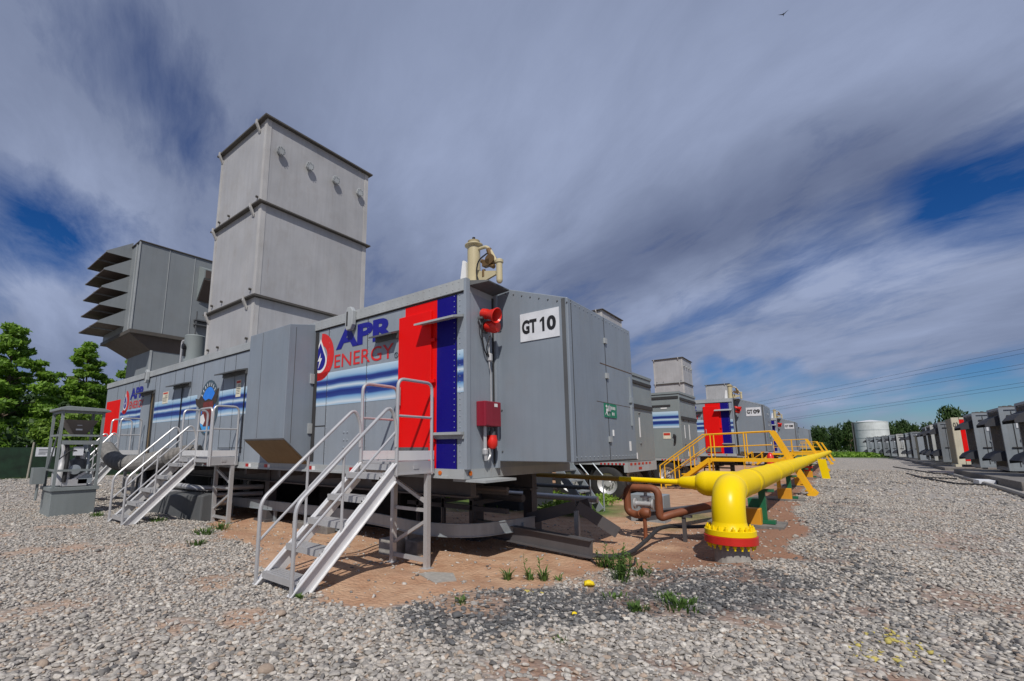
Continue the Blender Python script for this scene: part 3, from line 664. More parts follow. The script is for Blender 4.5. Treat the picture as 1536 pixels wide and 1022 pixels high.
# ------------------------------------------------------------------ exhaust stack on the roof
def make_stack(label):
    t = thing('exhaust_stack', label, 'exhaust stack', (-11.8, 5.6, ZT), 'square exhaust stacks on the trailer roofs')
    x0, x1, y0, y1 = -14.72, -11.84, 5.72, 9.36
    lv = [4.30, 5.68, 8.40, 11.02]
    for k, (a, c) in enumerate(zip(lv, lv[1:])):
        s = MB().box(x0, x1, y0, y1, a + .04, c - .05).build('stack_section', 'stack', t)
        for cx, cy in ((x0, y0), (x1, y0), (x1, y1)):
            b = MB()
            sx = 1 if cx == x0 else -1; sy = 1 if cy == y0 else -1
            b.box(min(cx - .012 * sx, cx + .13 * sx), max(cx - .012 * sx, cx + .13 * sx), cy - .014 * sy if sy > 0 else cy, cy if sy > 0 else cy + .014, a + .05, c - .06)
            b.box(cx - .012 * sx if sx > 0 else cx, cx if sx > 0 else cx + .012, min(cy, cy + .13 * sy), max(cy, cy + .13 * sy), a + .05, c - .06)
            b.build('corner_angle', 'stack_trim', s)
        for x in (x0 + .25, x0 + .9, x1 - .25): MB().cyl((x, y0, a + .22), (x, y0 - .06, a + .22), .035, 8).build('peg', 'flange', s)
    for i, z in enumerate(lv):
        w = .12 if 0 < i else .16
        b = MB(); b.box(x0 - w, x1 + w, y0 - w, y1 + w, z - .045, z - .006 if i < 3 else z); 
        b.box(x0 - w * .4, x1 + w * .4, y0 - w * .4, y1 + w * .4, z - .006 if i < 3 else z, z + .035)
        b.build('flange', 'flange', t)
        if i:
            for x in (x0 + .06, x1 - .42): b = MB(); b.prism([(y0 - w - .03, z + .03), (y0 - w - .03, z - .10), (y0 - .02, z - .34), (y0 - .02, z - .24), (y0 - w + .01, z - .05), (y0 - w + .01, z + .03)], 'x', x, x + .07); b.build('bracket', 'stack_trim', t)
    for k in range(4):
        y = 6.12 + k * .95
        c = MB().lathe((x1, y, 10.12), (1, 0, 0), [(0, .085), (.09, .085), (.09, .13), (.12, .135), (.125, .12), (.125, .001)], 18)
        for j in range(8):
            a = j * math.pi / 4; c.cyl((x1 + .12, y + .105 * math.cos(a), 10.12 + .105 * math.sin(a)), (x1 + .15, y + .105 * math.cos(a), 10.12 + .105 * math.sin(a)), .014, 6)
        c.build('flange_cap', 'rail', t)
    return t
s10 = make_stack('tall weathered grey exhaust stack on the nearest trailer, three stacked sections')
dup(s10, (0, 24, 0), 'exhaust stack whose top just shows above the plate GT 10 housing')
dup(s10, (0, 44.6, -.2), 'exhaust stack with four caps between the two grey trailers, against the blue sky')
dup(s10, (0, 69.2, -.3), 'farthest exhaust stack, half hidden by the beige canister above the plate GT 09 trailer')

# ------------------------------------------------------------------ louvred air intake
t = thing('air_intake', 'grey louvred air intake house with five brown slatted hoods behind the tall stack', 'air intake', (-21.4, 5.5, ZT))
MB().box(-25.3, -21.36, 5.5, 8.85, 6.30, 9.98).build('intake_house', 'intake', t, bevel=.01)
b = MB(); b.box(-25.34, -21.30, 5.44, 8.9, 6.16, 6.298); b.build('edge_frame', 'flange', t); b = MB(); b.box(-25.33, -21.31, 5.45, 8.89, 9.982, 10.02); b.build('edge_frame', 'flange', t)
b = MB(); b.box(-21.80, -21.74, 5.47, 5.498, 6.3, 9.97); b.box(-21.42, -21.33, 5.46, 5.50, 6.3, 9.97); b.box(-21.36, -21.34, 6.55, 6.57, 6.32, 9.96); b.box(-21.36, -21.343, 7.55, 7.57, 6.32, 9.96)
b.build('trim', 'rail', t)
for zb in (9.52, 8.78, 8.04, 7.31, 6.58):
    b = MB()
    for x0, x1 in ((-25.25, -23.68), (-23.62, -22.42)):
        b.prism([(5.5, zb + .68), (4.64, zb + .045), (4.64, zb), (4.67, zb), (4.67, zb + .03), (5.5, zb + .63)], 'x', x0, x1); b.box(x0 + .01, x1 - .01, 4.68, 5.49, zb + .04, zb + .055)  # thin dark plate stands in for the shaded hood interior
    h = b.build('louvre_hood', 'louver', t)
    for x in (-25.27, -23.66, -22.42): b = MB(); b.prism([(5.5, zb + .69), (4.62, zb + .05), (4.62, zb - .01), (5.5, zb - .01)], 'x', x, x + .03 if x < -23 else x + .04); b.build('cheek', 'intake', h)
b = MB(); b.hexa([(-25.0, 5.5, 6.155), (-21.5, 5.5, 6.155), (-21.6, 6.3, 5.6), (-24.6, 6.3, 5.6), (-25.0, 8.8, 6.155), (-21.5, 8.8, 6.155), (-21.6, 8.7, 5.6), (-24.6, 8.7, 5.6)])
b.build('transition_duct', 'louver', t)
MB().box(-24.5, -21.6, 6.3, 8.7, 4.2, 5.598).build('neck', 'intake', t)
b = MB(); b.box(-21.598, -21.57, 6.28, 6.36, 4.2, 5.6); b.build('trim', 'rail', t)
b = MB(); b.prism([(-21.355, 9.62), (-20.75, 9.35), (-20.75, 8.95), (-21.355, 8.05)], 'y', 7.75, 8.75); b.build('side_hood', 'grey2', t)
b = MB(); b.prism([(-20.749, 9.3), (-20.73, 9.3), (-20.73, 8.95), (-20.749, 8.95)], 'y', 7.8, 8.7); b.prism([(-21.3, 8.08), (-20.76, 8.90), (-20.755, 8.86), (-21.3, 8.03)], 'y', 7.78, 8.72); b.build('side_hood_opening', 'louver', t)
b = MB()
for z in (7.1, 6.9): b.box(-21.34, -21.1, 7.7, 8.5, z, z + .05)
b.tube([(-21.15, 7.75, 6.4), (-21.15, 7.75, 7.5)], .03, 6); b.build('side_bracket', 'darkgrey', t)

# canister standing on the roof near the middle
t = thing('vent_canister', 'grey upright canister on the roof left of the tall stack base', 'canister', (-15.62, 5.75, ZT))
MB().lathe((-15.62, 5.75, ZT), (0, 0, 1), [(0, .16), (.06, .16), (.06, .27), (.10, .30), (.88, .30), (.92, .31), (.95, .29), (.96, .001)], 24).build('canister_body', 'grey2', t, smooth=True)
MB().tube(fillet([(-15.9, 5.7, 5.06), (-16.25, 5.6, 5.06), (-16.25, 5.6, 4.2)], .08), .035, 8).build('pipe', 'alu', t, smooth=True)
b = MB(); b.lathe((-15.55, 5.43, 4.75), (0, -1, 0), [(0, .09), (.06, .09), (.07, .001)], 12); b.box(-15.6, -15.5, 5.40, 5.46, 4.45, 4.7); b.build('gauge', 'black', t)

# beige oil-mist canister at the roof corner
def make_mist(label):
    t = thing('mist_canister', label, 'canister', (-4.32, 5.72, ZT), 'beige canisters at the trailer roof corners')
    cx, cy = -4.36, 5.66
    MB().lathe((cx, cy, ZT + .002), (0, 0, 1), [(0, .108), (.02, .108), (.62, .105), (.66, .105)], 24).build('canister_body', 'beige', t, smooth=True)
    MB().lathe((cx, cy, ZT + .66), (0, 0, 1), [(0, .105), (.03, .15), (.045, .15), (.08, .09), (.11, .10), (.12, .03), (.12, .001)], 24).build('cap', 'beige', t, smooth=True)
    b = MB(); b.cyl((cx, cy, ZT + .77), (cx, cy, ZT + .84), .025, 8); b.build('knob', 'black', t)
    b = MB(); b.tube(fillet([(cx + .08, cy, 4.80), (cx + .26, cy, 4.80), (cx + .34, cy, 4.70), (cx + .46, cy, 4.46)], .07), .027, 10); b.build('pipe_arm', 'beige', t, smooth=True)
    b = MB(); b.tube([(cx + .30, cy, 4.74), (cx + .34, cy, 4.62)], .045, 10); b.lathe((cx + .34, cy - .05, 4.55), (0, 1, 0), [(0, .03), (0, .085), (.1, .085), (.1, .03)], 14); b.box(cx + .20, cx + .34, cy - .05, cy + .05, 4.46, 4.56); b.tube([(cx + .16, cy, 4.58), (cx + .40, cy, 4.42)], .035, 8); b.cyl((cx + .2, cy, 4.3), (cx + .2, cy, 4.42), .03, 8); b.build('valve', 'brass', t, smooth=True)
    b = MB(); b.lathe((cx + .50, cy, 4.13), (0, 0, 1), [(0, .03), (.03, .05), (.05, .05), (.32, .05), (.33, .065), (.37, .065), (.39, .04)], 14); b.build('drain_pot', 'beige', t, smooth=True)
    b = MB(); b.prism([(cx + .1, 4.42), (cx + .44, 4.34), (cx + .44, 4.28), (cx + .2, 4.22), (cx + .1, 4.22)], 'y', cy - .02, cy + .02); b.build('gusset', 'beige', t)
    b = MB(); b.tube(fillet([(cx + .30, cy - .04, 4.66), (cx + .16, cy - .10, 4.56), (cx + .12, cy - .10, 4.35), (cx + .16, cy - .08, 4.2)], .1), .012, 6); b.build('hose', 'black', t)
    b = MB(); b.prism([(cx - .27, ZT + .002), (cx - .13, ZT + .002), (cx - .13, 4.62), (cx - .17, 4.66), (cx - .20, 4.66)], 'y', cy - .05, cy - .0); b.build('fin_plate', 'white', t)
    return t
m10 = make_mist('beige canister with valve arm on the roof corner above the red horn, nearest')
dup(m10, (0, OFF[0], 0), 'beige canister with valve arm on the roof of the plate GT 09 trailer')
dup(m10, (0, OFF[1], 0), 'small distant beige canister on the roof of the plate GT 08 trailer')

# horns, box and beacon on the end panel
def make_horn(label):
    X0 = TX1 + .002
    t = thing('alarm_horn', label, 'horn', (X0, 5.75, 3.5), 'red alarm horns on the trailer ends')
    b = MB(); b.box(X0, X0 + .03, 5.70, 5.84, 3.42, 3.72); b.bar((X0 + .02, 5.60, 3.62), (X0 + .10, 5.62, 3.62), .05, .03); b.build('bracket', 'darkgrey', t)
    b = MB(); b.lathe((X0 + .03, 5.70, 3.72), Vector((1, -.05, -.32)).normalized(), [(0, .04), (.01, .078), (.10, .082), (.13, .07), (.22, .09), (.30, .125), (.31, .115), (.22, .06), (.16, .03), (.16, .001)], 24); b.build('horn_bell', 'bred', t, smooth=True)
    b = MB(); b.lathe((X0 + .16, 5.80, 3.50), (1, .1, -.2), [(-.16, .05), (-.10, .09), (.0, .10), (.06, .10), (.10, .08), (.11, .001)], 18); b.build('horn_driver', 'bred', t, smooth=True)
    return t
h10 = make_horn('red alarm horn at the top of the trailer end beside plate GT 10')
dup(h10, (0, OFF[0], 0), 'small red alarm horn beside plate GT 09'); dup(h10, (0, OFF[1], 0), 'tiny red alarm horn beside plate GT 08')
X0 = TX1 + .002
t = thing('conduit', 'thin white conduit and black cables running down the trailer end below the horn', 'conduit', (X0, 5.8, 2.4))
MB().tube(fillet([(X0 + .04, 5.86, 3.40), (X0 + .04, 5.86, 2.88), (X0 + .04, 5.90, 2.80), (X0 + .04, 5.90, 2.33)], .05), .011, 6).build('pipe', 'alu', t)
b = MB(); b.tube(fillet([(X0 + .08, 5.66, 3.62), (X0 + .05, 5.64, 3.40), (X0 + .05, 5.72, 3.1), (X0 + .05, 5.86, 3.03)], .12), .012, 6); b.tube(fillet([(X0 + .1, 5.8, 3.36), (X0 + .05, 5.76, 3.15), (X0 + .05, 5.86, 3.02)], .08), .010, 6); b.tube(fillet([(X0 + .03, 5.60, 3.6), (X0 + .03, 5.63, 3.35), (X0 + .03, 5.80, 3.05)], .1), .006, 5); b.build('cable', 'black', t)
MB().lathe((X0 + .04, 5.875, 2.96), (0, 0, 1), [(0, .02), (.02, .045), (.12, .045), (.14, .02)], 10).build('junction', 'alu', t)
t = thing('call_box', 'dark red metal box on the trailer end above the small beacon', 'box', (X0, 5.78, 2.1))
MB().box(X0, X0 + .17, 5.56, 5.98, 1.93, 2.31).build('box_body', 'darkred', t, bevel=.012)
b = MB(); b.box(X0 + .17, X0 + .175, 5.58, 5.66, 1.95, 2.29); b.build('lid_edge', 'darkred', t); MB().box(X0 + .171, X0 + .175, 5.80, 5.88, 2.23, 2.28).build('label', 'white', t)
b = MB()
b.tube(fillet([(X0 + .06, 5.70, 1.93), (X0 + .06, 5.70, 1.55), (X0 + .06, 5.72, 1.42)], .05), .028, 8); b.lathe((X0 + .06, 5.70, 1.50), (0, 0, 1), [(0, .03), (.02, .045), (.08, .045), (.10, .03)], 10); b.tube(fillet([(X0 + .06, 5.80, 1.60), (X0 + .06, 5.84, 1.50), (X0 + .06, 5.76, 1.42)], .04), .018, 6); b.build('conduit', 'alu', t, smooth=True)
t = thing('beacon', 'small orange-red dome beacon under the dark red box', 'beacon', (X0, 5.85, 1.7))
MB().lathe((X0 + .08, 5.86, 1.80), (0, 0, -1), [(0, .03), (.0, .07), (.05, .075), (.08, .085), (.16, .08), (.20, .055), (.215, .001)], 16).build('beacon_dome', 'bred', t, smooth=True)
MB().lathe((X0 + .08, 5.86, 1.80), (0, 0, 1), [(0, .05), (.06, .05), (.07, .03), (.12, .03)], 12).build('beacon_base', 'darkgrey', t)

# ------------------------------------------------------------------ aluminium stairs
def make_stairs(label, xr, xl, yf, yl0, yl1, zd=1.42, lxr=None, n=5, grp='aluminium stairs up to the trailer doors'):
    t = thing('access_stairs', label, 'stairs', ((xl + xr) / 2, yf, 0), grp)
    z0 = gz((xl + xr) / 2, yf); rise = zd - z0; run = yl0 - yf; W = xr - xl
    for x in (xl - .02, xr + .02):
        b = MB(); b.prism([(yf - .04, z0 - .03), (yf + .20, z0 - .03), (yl0 + .02, zd - .28), (yl0 + .02, zd - .02)], 'x', x - .004, x + .004)
        sgn = 1 if x > (xl + xr) / 2 else -1
        for (o, w) in ((0, .045),):
            b.bar((x - sgn * .024, yf - .02, z0 + .012), (x - sgn * .024, yl0, zd - .022), .04, .012)
            b.bar((x + sgn * .024, yf - .02, z0 + .012), (x + sgn * .024, yl0, zd - .022), .04, .012)
            b.bar((x + sgn * .024, yf + .20, z0 - .02), (x + sgn * .024, yl0, zd - .27), .04, .012)
        b.build('stringer', 'alu_bright', t)
    for k in range(n):
        f = (k + .55) / (n + .1); y = yf + run * f; z = z0 + rise * f - .03
        b = MB()
        for j in range(5): b.box(xl, xr, y - .10 + j * .045, y - .10 + j * .045 + .033, z, z + .03)
        b.box(xl, xr, y - .105, y - .10, z - .045, z + .03); b.box(xl, xr, y + .12, y + .125, z - .03, z + .03)
        for x in (xl + .006, xr - .006): b.prism([(y - .1, z), (y + .12, z), (y + .04, z - .13)], 'x', x - .004, x + .004)
        b.build('tread', 'alu', t)
    for x in (xl - .03, xr + .03):
        s = rise / run
        b = MB(); b.tube(fillet([(x, yf, z0 - .02), (x, yf, z0 + .98), (x, yl0 - .12, z0 + .98 + s * (run - .12) * .93), (x, yl0, z0 + .75 + s * run * .86), (x, yl0, zd + .2)], .12, 6), .024, 10)
        b.tube([(x, yf + .02, z0 + .52), (x, yl0 - .02, z0 + .50 + s * run * .93)], .017, 8)
        b.tube([(x, yf + run * .42, z0 + s * run * .42), (x, yf + run * .42, z0 + .96 + s * run * .40)], .018, 8)
        b.build('handrail', 'alu', t, smooth=True)
    # landing
    if lxr is not None:
        b = MB(); b.tube(fillet([(xr + .1, yl0, zd - .2), (xr + .1, yl0, zd + 1.12), (lxr, yl0, zd + 1.12), (lxr, yl0, zd - .2)], .13, 6), .025, 10); b.tube([(xr + .1, yl0, zd + .6), (lxr, yl0, zd + .6)], .019, 8); b.build('guard_rail', 'alu', t, smooth=True)
        MB().box(xr + .06, lxr, yl0 - .01, yl0 + .002, zd + .015, zd + .15).build('kick_plate', 'alu_bright', t)
        sxr, xr = xr, lxr
    b = MB()
    for k in range(int((yl1 - yl0) / .06)): y = yl0 + .03 + k * .06; b.box(xl, xr, y, y + .045, zd - .035, zd)
    b.build('landing_deck', 'alu', t)
    b = MB()
    for x in (xl - .03, xr + .03): b.box(x - .012, x + .012, yl0 - .02, yl1, zd - .18, zd); b.box(x - .02, x + .02, yl0, yl1, zd - .185, zd - .165)
    b.box(xl, xr, yl1 - .02, yl1, zd - .18, zd - .036); b.box(xl, xr, yl0 - .02, yl0, zd - .12, zd - .036)
    b.box(xr + .043, xr + .052, (yl0 + yl1) / 2 - .05, (yl0 + yl1) / 2 + .05, zd - .11, zd - .05)
    b.build('landing_frame', 'alu', t)
    b = MB()
    for x in (xl - .03, xr + .03): b.box(x - .006, x + .006, yl0 + .02, yl1, zd + .015, zd + .15)
    b.build('kick_plate', 'alu_bright', t)
    for x in (xl - .03, xr + .03):
        b = MB(); b.tube(fillet([(x, yl0 + .02, zd - .2), (x, yl0 + .02, zd + 1.17), (x, yl1 - .05, zd + 1.17), (x, yl1 - .05, zd - .2)], .13, 6), .025, 10)
        b.tube([(x, yl0 + .02, zd + .64), (x, yl1 - .05, zd + .64)], .019, 8); b.build('guard_rail', 'alu', t, smooth=True)
    if lxr is not None: xl = sxr
    for x in (xl, xr):
        g0 = gz(x, yl1 - .08)
        b = MB(); b.box(x - .035, x + .035, yl1 - .14, yl1 - .06, g0 - .04, zd - .18); b.box(x - .07, x + .07, yl1 - .18, yl1 - .02, g0 - .02, g0 + .012); b.build('leg', 'alu', t)
    g0 = gz(xr, yl1 - .08)
    b = MB(); y = yl1 - .09; b.bar((xl, y, zd - .30), (xr, y, zd - .62), .05, .05); b.bar((xl, y, g0 + .28), (xr, y, g0 + .68), .045, .045); b.box(xl, xr, y - .02, y + .02, g0 + .08, g0 + .14); b.box(xl, xr, y - .02, y + .02, zd - .75, zd - .70); b.build('brace', 'alu', t)
    return t
make_stairs('nearest aluminium stairs leading to the tall red door beside the lettering', -4.86, -5.58, 2.97, 4.46, 5.24)
make_stairs('aluminium stairs to the landing by the round blue crest, left of the grey hood', -11.95, -12.80, 3.30, 4.60, 5.24, lxr=-11.14)
make_stairs('farthest aluminium stairs, behind the first ribbed duct near the rear red panel', -17.9, -18.8, 3.6, 4.6, 5.24)
# ------------------------------------------------------------------ machine cabinet at the far left
cx0, cx1, cy0, cy1 = -15.95, -14.9, 2.62, 3.50
cz = gz(-15.4, 3.1) - .02
t = thing('pump_cabinet', 'open grey steel cabinet with roof and machinery inside, left of the second stairs', 'cabinet', ((cx0 + cx1) / 2, (cy0 + cy1) / 2, 0))
MB().box(cx0, cx1, cy0, cy1, cz, .60).build('base_tank', 'cab', t, bevel=.01)
b = MB(); b.box(cx0 - .04, cx1 + .04, cy0 - .04, cy1 + .04, .602, .68); b.build('base_frame', 'cab', t)
for x in (cx0 + .03, cx1 - .03):
    for y in (cy0 + .03, cy1 - .03): MB().box(x - .028, x + .028, y - .028, y + .028, .682, 2.56).build('post', 'cab', t)
b = MB()
for z in (1.06, 1.92, 2.50):
    b.box(cx1 - .05, cx1 - .01, cy0 + .07, cy1 - .07, z, z + .05); b.box(cx0 + .07, cx1 - .07, cy0 + .01, cy0 + .05, z, z + .05)
b.box(cx1 - .06, cx1 - .01, cy0 + .07, cy1 - .07, 1.72, 1.82); b.bar((cx0 + .06, cy0 + .03, 1.0), (cx1 - .1, cy0 + .03, 2.3), .03, .03); b.build('cross_rail', 'cab', t)
b = MB(); b.prism([(cy0 - .06, 2.56), (cy1 + .10, 2.56), (cy1 + .10, 2.60), (cy1 - .05, 2.645), (cy0 + .10, 2.67), (cy0 - .06, 2.62)], 'x', cx0 - .08, cx1 + .07); b.build('roof', 'cab', t, bevel=.01)
b = MB(); b.hexa([(cx0 + .35, cy0 + .35, 1.96), (cx1 - .3, cy0 + .35, 1.96), (cx1 - .3, cy1 - .3, 1.96), (cx0 + .35, cy1 - .3, 1.96), (cx0 + .15, cy0 + .1, 2.34), (cx1 - .1, cy0 + .1, 2.34), (cx1 - .1, cy1 - .1, 2.34), (cx0 + .15, cy1 - .1, 2.34)]); h = b.build('hopper', 'hopper', t)
b = MB(); b.box(cx1 - .19, cx1 - .165, cy0 + .36, cy0 + .46, 2.2, 2.24); b.box(cx1 - .22, cx1 - .20, cy0 + .35, cy0 + .48, 2.08, 2.12); b.build('label', 'white', h)
b = MB(); b.lathe((cx1 - .40, cy0 + .52, .72), (0, 0, 1), [(0, .22), (.06, .22), (.08, .19), (.55, .19), (.62, .17), (.66, .08), (.95, .08), (.97, .001)], 22); b.build('filter_vessel', 'darkgrey', t, smooth=True)
b = MB(); b.lathe((cx1 - .45, cy0 + .22, .72), (0, 0, 1), [(0, .18), (.3, .18), (.5, .10), (.72, .06), (.9, .06)], 18); b.tube(fillet([(cx1 - .2, cy0 + .30, .75), (cx1 - .2, cy0 + .30, 1.2), (cx1 - .2, cy0 + .18, 1.5), (cx1 - .3, cy0 + .16, 1.75)], .15), .05, 10); b.build('pump', 'alu', t, smooth=True)
b = MB(); b.tube(fillet([(cx1 - .1, cy0 + .16, 1.85), (cx1 - .08, cy0 + .24, 1.5), (cx1 - .1, cy0 + .22, .8)], .2), .045, 8); b.tube(fillet([(cx1 - .06, cy0 + .02, 1.3), (cx1 - .04, cy0 + .3, 1.62), (cx1 - .1, cy0 + .5, 1.5)], .15), .014, 6); b.tube(fillet([(cx1 - .3, cy1 - .1, 1.7), (cx1 - .05, cy1 - .05, 1.4), (cx1 - .2, cy1 - .05, .9)], .15), .016, 6); b.build('hose', 'rubber', t, smooth=True)
MB().box(cx1 - .12, cx1 - .06, cy0 + .33, cy0 + .53, 1.45, 1.66).build('junction_box', 'offwhite', t)
b = MB(); b.lathe((cx1 - .55, cy1 - .22, .72), (0, 0, 1), [(0, .16), (.5, .16), (.55, .12), (.6, .05), (1.1, .05)], 16); b.tube(fillet([(cx1 - .2, cy1 - .2, 1.0), (cx1 - .2, cy1 - .2, 1.5), (cx1 - .5, cy1 - .25, 1.62)], .1), .03, 8); b.lathe((cx1 - .18, cy0 + .42, 1.1), (1, 0, 0), [(0, .02), (0, .12), (.05, .12), (.06, .02)], 16); b.box(cx1 - .16, cx1 - .1, cy0 + .5, cy0 + .78, .75, .98); b.build('motor', 'galv', t, smooth=True)
b = MB(); b.box(cx1 - .5, cx1 - .1, cy0 + .2, cy1 - .2, .70, .86); b.bar((cx1 - .15, cy0 + .25, .75), (cx1 - .1, cy1 - .25, 1.02), .05, .05); b.cyl((cx1 - .35, cy1 - .3, .75), (cx1 - .35, cy1 - .3, 1.5), .06, 10); b.build('pump_frame', 'alu', t)
b = MB(); b.box(cx0 + .1, cx0 + .4, cy0 - .28, cy0 - .045, .75, 1.15); b.cyl((cx0 + .25, cy0 - .15, .35), (cx0 + .25, cy0 - .15, .75), .025, 8); b.cyl((cx0 + .34, cy0 - .15, .4), (cx0 + .34, cy0 - .15, .75), .02, 8); b.build('control_box', 'cab', t)

# ribbed flexible duct and pipe bundle behind the cabinet
def ribbed(pts, r, pitch=.075):
    pts = fillet(pts, .5, 10); P, Rr = [], []; acc = 0
    for a, c in zip(pts, pts[1:]):
        n = max(1, int((c - a).length / (pitch / 2)))
        for i in range(n): P.append(a.lerp(c, i / n)); Rr.append(r if len(P) % 2 else r * .86)
    return MB().tube(P, Rr, 16)
tag(ribbed([(-17.4, 4.2, 1.62), (-16.3, 4.2, 1.22), (-14.6, 4.35, 1.22), (-13.7, 4.7, 1.42)], .23, .095).build('ribbed_duct', 'duct', None, smooth=False), 'grey ribbed flexible duct bending from the cabinet toward the trailer', 'duct')
tag(ribbed([(-13.8, 4.75, 1.40), (-13.3, 4.95, 1.50), (-13.0, 5.25, 1.52)], .22, .16).build('ribbed_duct', 'timber', None, smooth=False), 'thick grey wrapped duct lying behind the second stairs', 'duct')
for k, (z, y, r_) in enumerate(((.66, 4.95, .07), (.48, 5.0, .06), (.30, 4.85, .085))):
    tag(MB().tube(fillet([(-15.6, y, z), (-13.5, y, z), (-12.7, y + .2, z - .05), (-12.2, 6.5, z - .05)], .25), r_, 10).build('pipe', 'alu', None, smooth=True), ('upper', 'middle', 'lowest, thickest')[k] + ' grey pipe of the three behind the second stairs', 'pipe', 'pipes behind the second stairs')
# wrapped block
t = thing('wrapped_crate', 'dark grey tarpaulin wrapped block in the shade under the second stairs', 'crate', (-12.8, 4.6, 0))
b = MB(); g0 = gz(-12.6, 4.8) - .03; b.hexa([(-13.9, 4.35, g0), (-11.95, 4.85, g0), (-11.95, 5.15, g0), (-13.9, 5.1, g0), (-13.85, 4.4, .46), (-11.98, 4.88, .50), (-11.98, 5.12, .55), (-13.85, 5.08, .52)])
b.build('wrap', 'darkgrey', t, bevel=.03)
# clutter of sleepers under the trailer
for k, (x, y, z, dx, dy, m, l) in enumerate(((-8.9, 5.9, .0, 1.3, .22, 'timber', 'grey timber sleeper on the dirt under the trailer, left of the nearest stairs'), (-6.6, 6.5, .02, .9, .2, 'concrete', 'pale broken concrete beam in the shade under the trailer behind the nearest stairs'), (-6.05, 5.55, .0, .35, .3, 'concrete', 'concrete block standing below the upper treads of the nearest stairs'), (-5.62, 5.7, .0, .3, .25, 'timber', 'grey block beside the concrete one below the nearest landing'))):
    z = gz(x, y); tag(MB().box(x - dx / 2, x + dx / 2, y - dy / 2, y + dy / 2, z - .03, z + (.24 if k > 1 else .16)).build('block', m, None, bevel=.02), l, 'block')

# ------------------------------------------------------------------ galvanised kerb rail, ramp frame, I-beam, hose
t = thing('guard_rail', 'pale galvanised curved rail on short legs in front of the trailer wheels', 'rail', (-8, 6.2, 0))
pts = fillet([(-12.9, 5.75, .27), (-9.0, 6.05, .27), (-7.2, 6.12, .27), (-5.6, 5.80, .27), (-4.78, 6.15, .27), (-4.52, 7.35, .27), (-4.5, 7.6, .27)], .9, 8)
b = MB()
for a, c in zip(pts, pts[1:]): b.bar(a, c + (c - a) * .02, .02, .22)
for a, c in zip(pts, pts[1:]): up = Vector((0, 0, .10)); b.bar(a + up, c + up, .05, .014); b.bar(a - up, c - up, .05, .014)
b.build('rail_beam', 'galv', t)
for (x, y) in ((-12.5, 5.78), (-10.6, 5.93), (-8.4, 6.08), (-6.2, 5.98), (-4.54, 7.2)): z = gz(x, y); b = MB(); b.box(x - .04, x + .04, y + .03, y + .08, z - .03, .3); b.box(x - .09, x + .09, y - .0, y + .12, z - .02, z + .02); b.build('leg', 'galv', t)
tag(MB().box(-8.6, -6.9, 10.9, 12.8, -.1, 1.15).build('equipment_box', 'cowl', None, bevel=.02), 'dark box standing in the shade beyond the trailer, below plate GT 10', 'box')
t = thing('ramp_frame', 'dark steel peaked ramp beam on a post beyond the curved rail', 'frame', (-4, 7.8, 0))
b = MB(); A, B, C = (-4.70, 7.72, .30), (-3.80, 7.9, .58), (-3.25, 8.35, .12)
for p, q in ((A, B), (B, C)): b.bar(p, q, .05, .20)
for p, q in ((A, B),): p2 = Vector(p) + Vector((0, .55, 0)); q2 = Vector(q) + Vector((0, .55, 0)); b.bar(p2, q2, .05, .18)
b.build('ramp_beam', 'steel', t); z = gz(-3.8, 7.9); MB().box(-3.84, -3.76, 7.86, 7.94, z - .05, .5).build('leg', 'galv', t)
def ibeam(a, c, w, h, name, mat, parent=None):
    a, c = Vector(a), Vector(c); up = Vector((0, 0, h / 2)); b = MB()
    b.bar(a, c, .012, h); b.bar(a + up, c + up, w, .016); b.bar(a - up, c - up, w, .016); return b.build(name, mat, parent)
tag(ibeam((-5.4, 7.05, .17), (-3.12, 6.98, .08), .16, .25, 'steel_beam', 'steel'), 'dark steel I-beam lying on the dirt below plate GT 10', 'beam')
tag(ibeam((-3.3, 9.6, .25), (-2.2, 12.2, .3), .14, .16, 'steel_beam', 'steel'), 'grey steel beam lying behind the rusty pipe loop', 'beam')
hp = [(-3.25, 7.05, .02), (-2.95, 7.2, .0), (-2.76, 7.6, .02), (-2.72, 8.3, .12), (-2.70, 9.0, .26), (-2.4, 10.0, .12), (-1.9, 10.6, .1)]
tag(MB().tube(fillet([(x, y, z + gz(x, y) + .05) for x, y, z in hp], .4, 6), .035, 10).build('hose', 'rubber', None, smooth=True), 'thick black hose curving from the steel beam end under the rusty pipe', 'hose')
tag(MB().tube(fillet([(x, y, z + gz(x, y) + .025) for x, y, z in [(-3.3, 7.1, 0), (-2.95, 6.75, 0), (-2.72, 6.7, 0), (-2.5, 7.0, 0), (-2.66, 7.5, 0)]], .3, 6), .014, 8).build('cable', 'rubber', None, smooth=True), 'thin black cable loop on the dirt beside the tall weeds', 'cable')

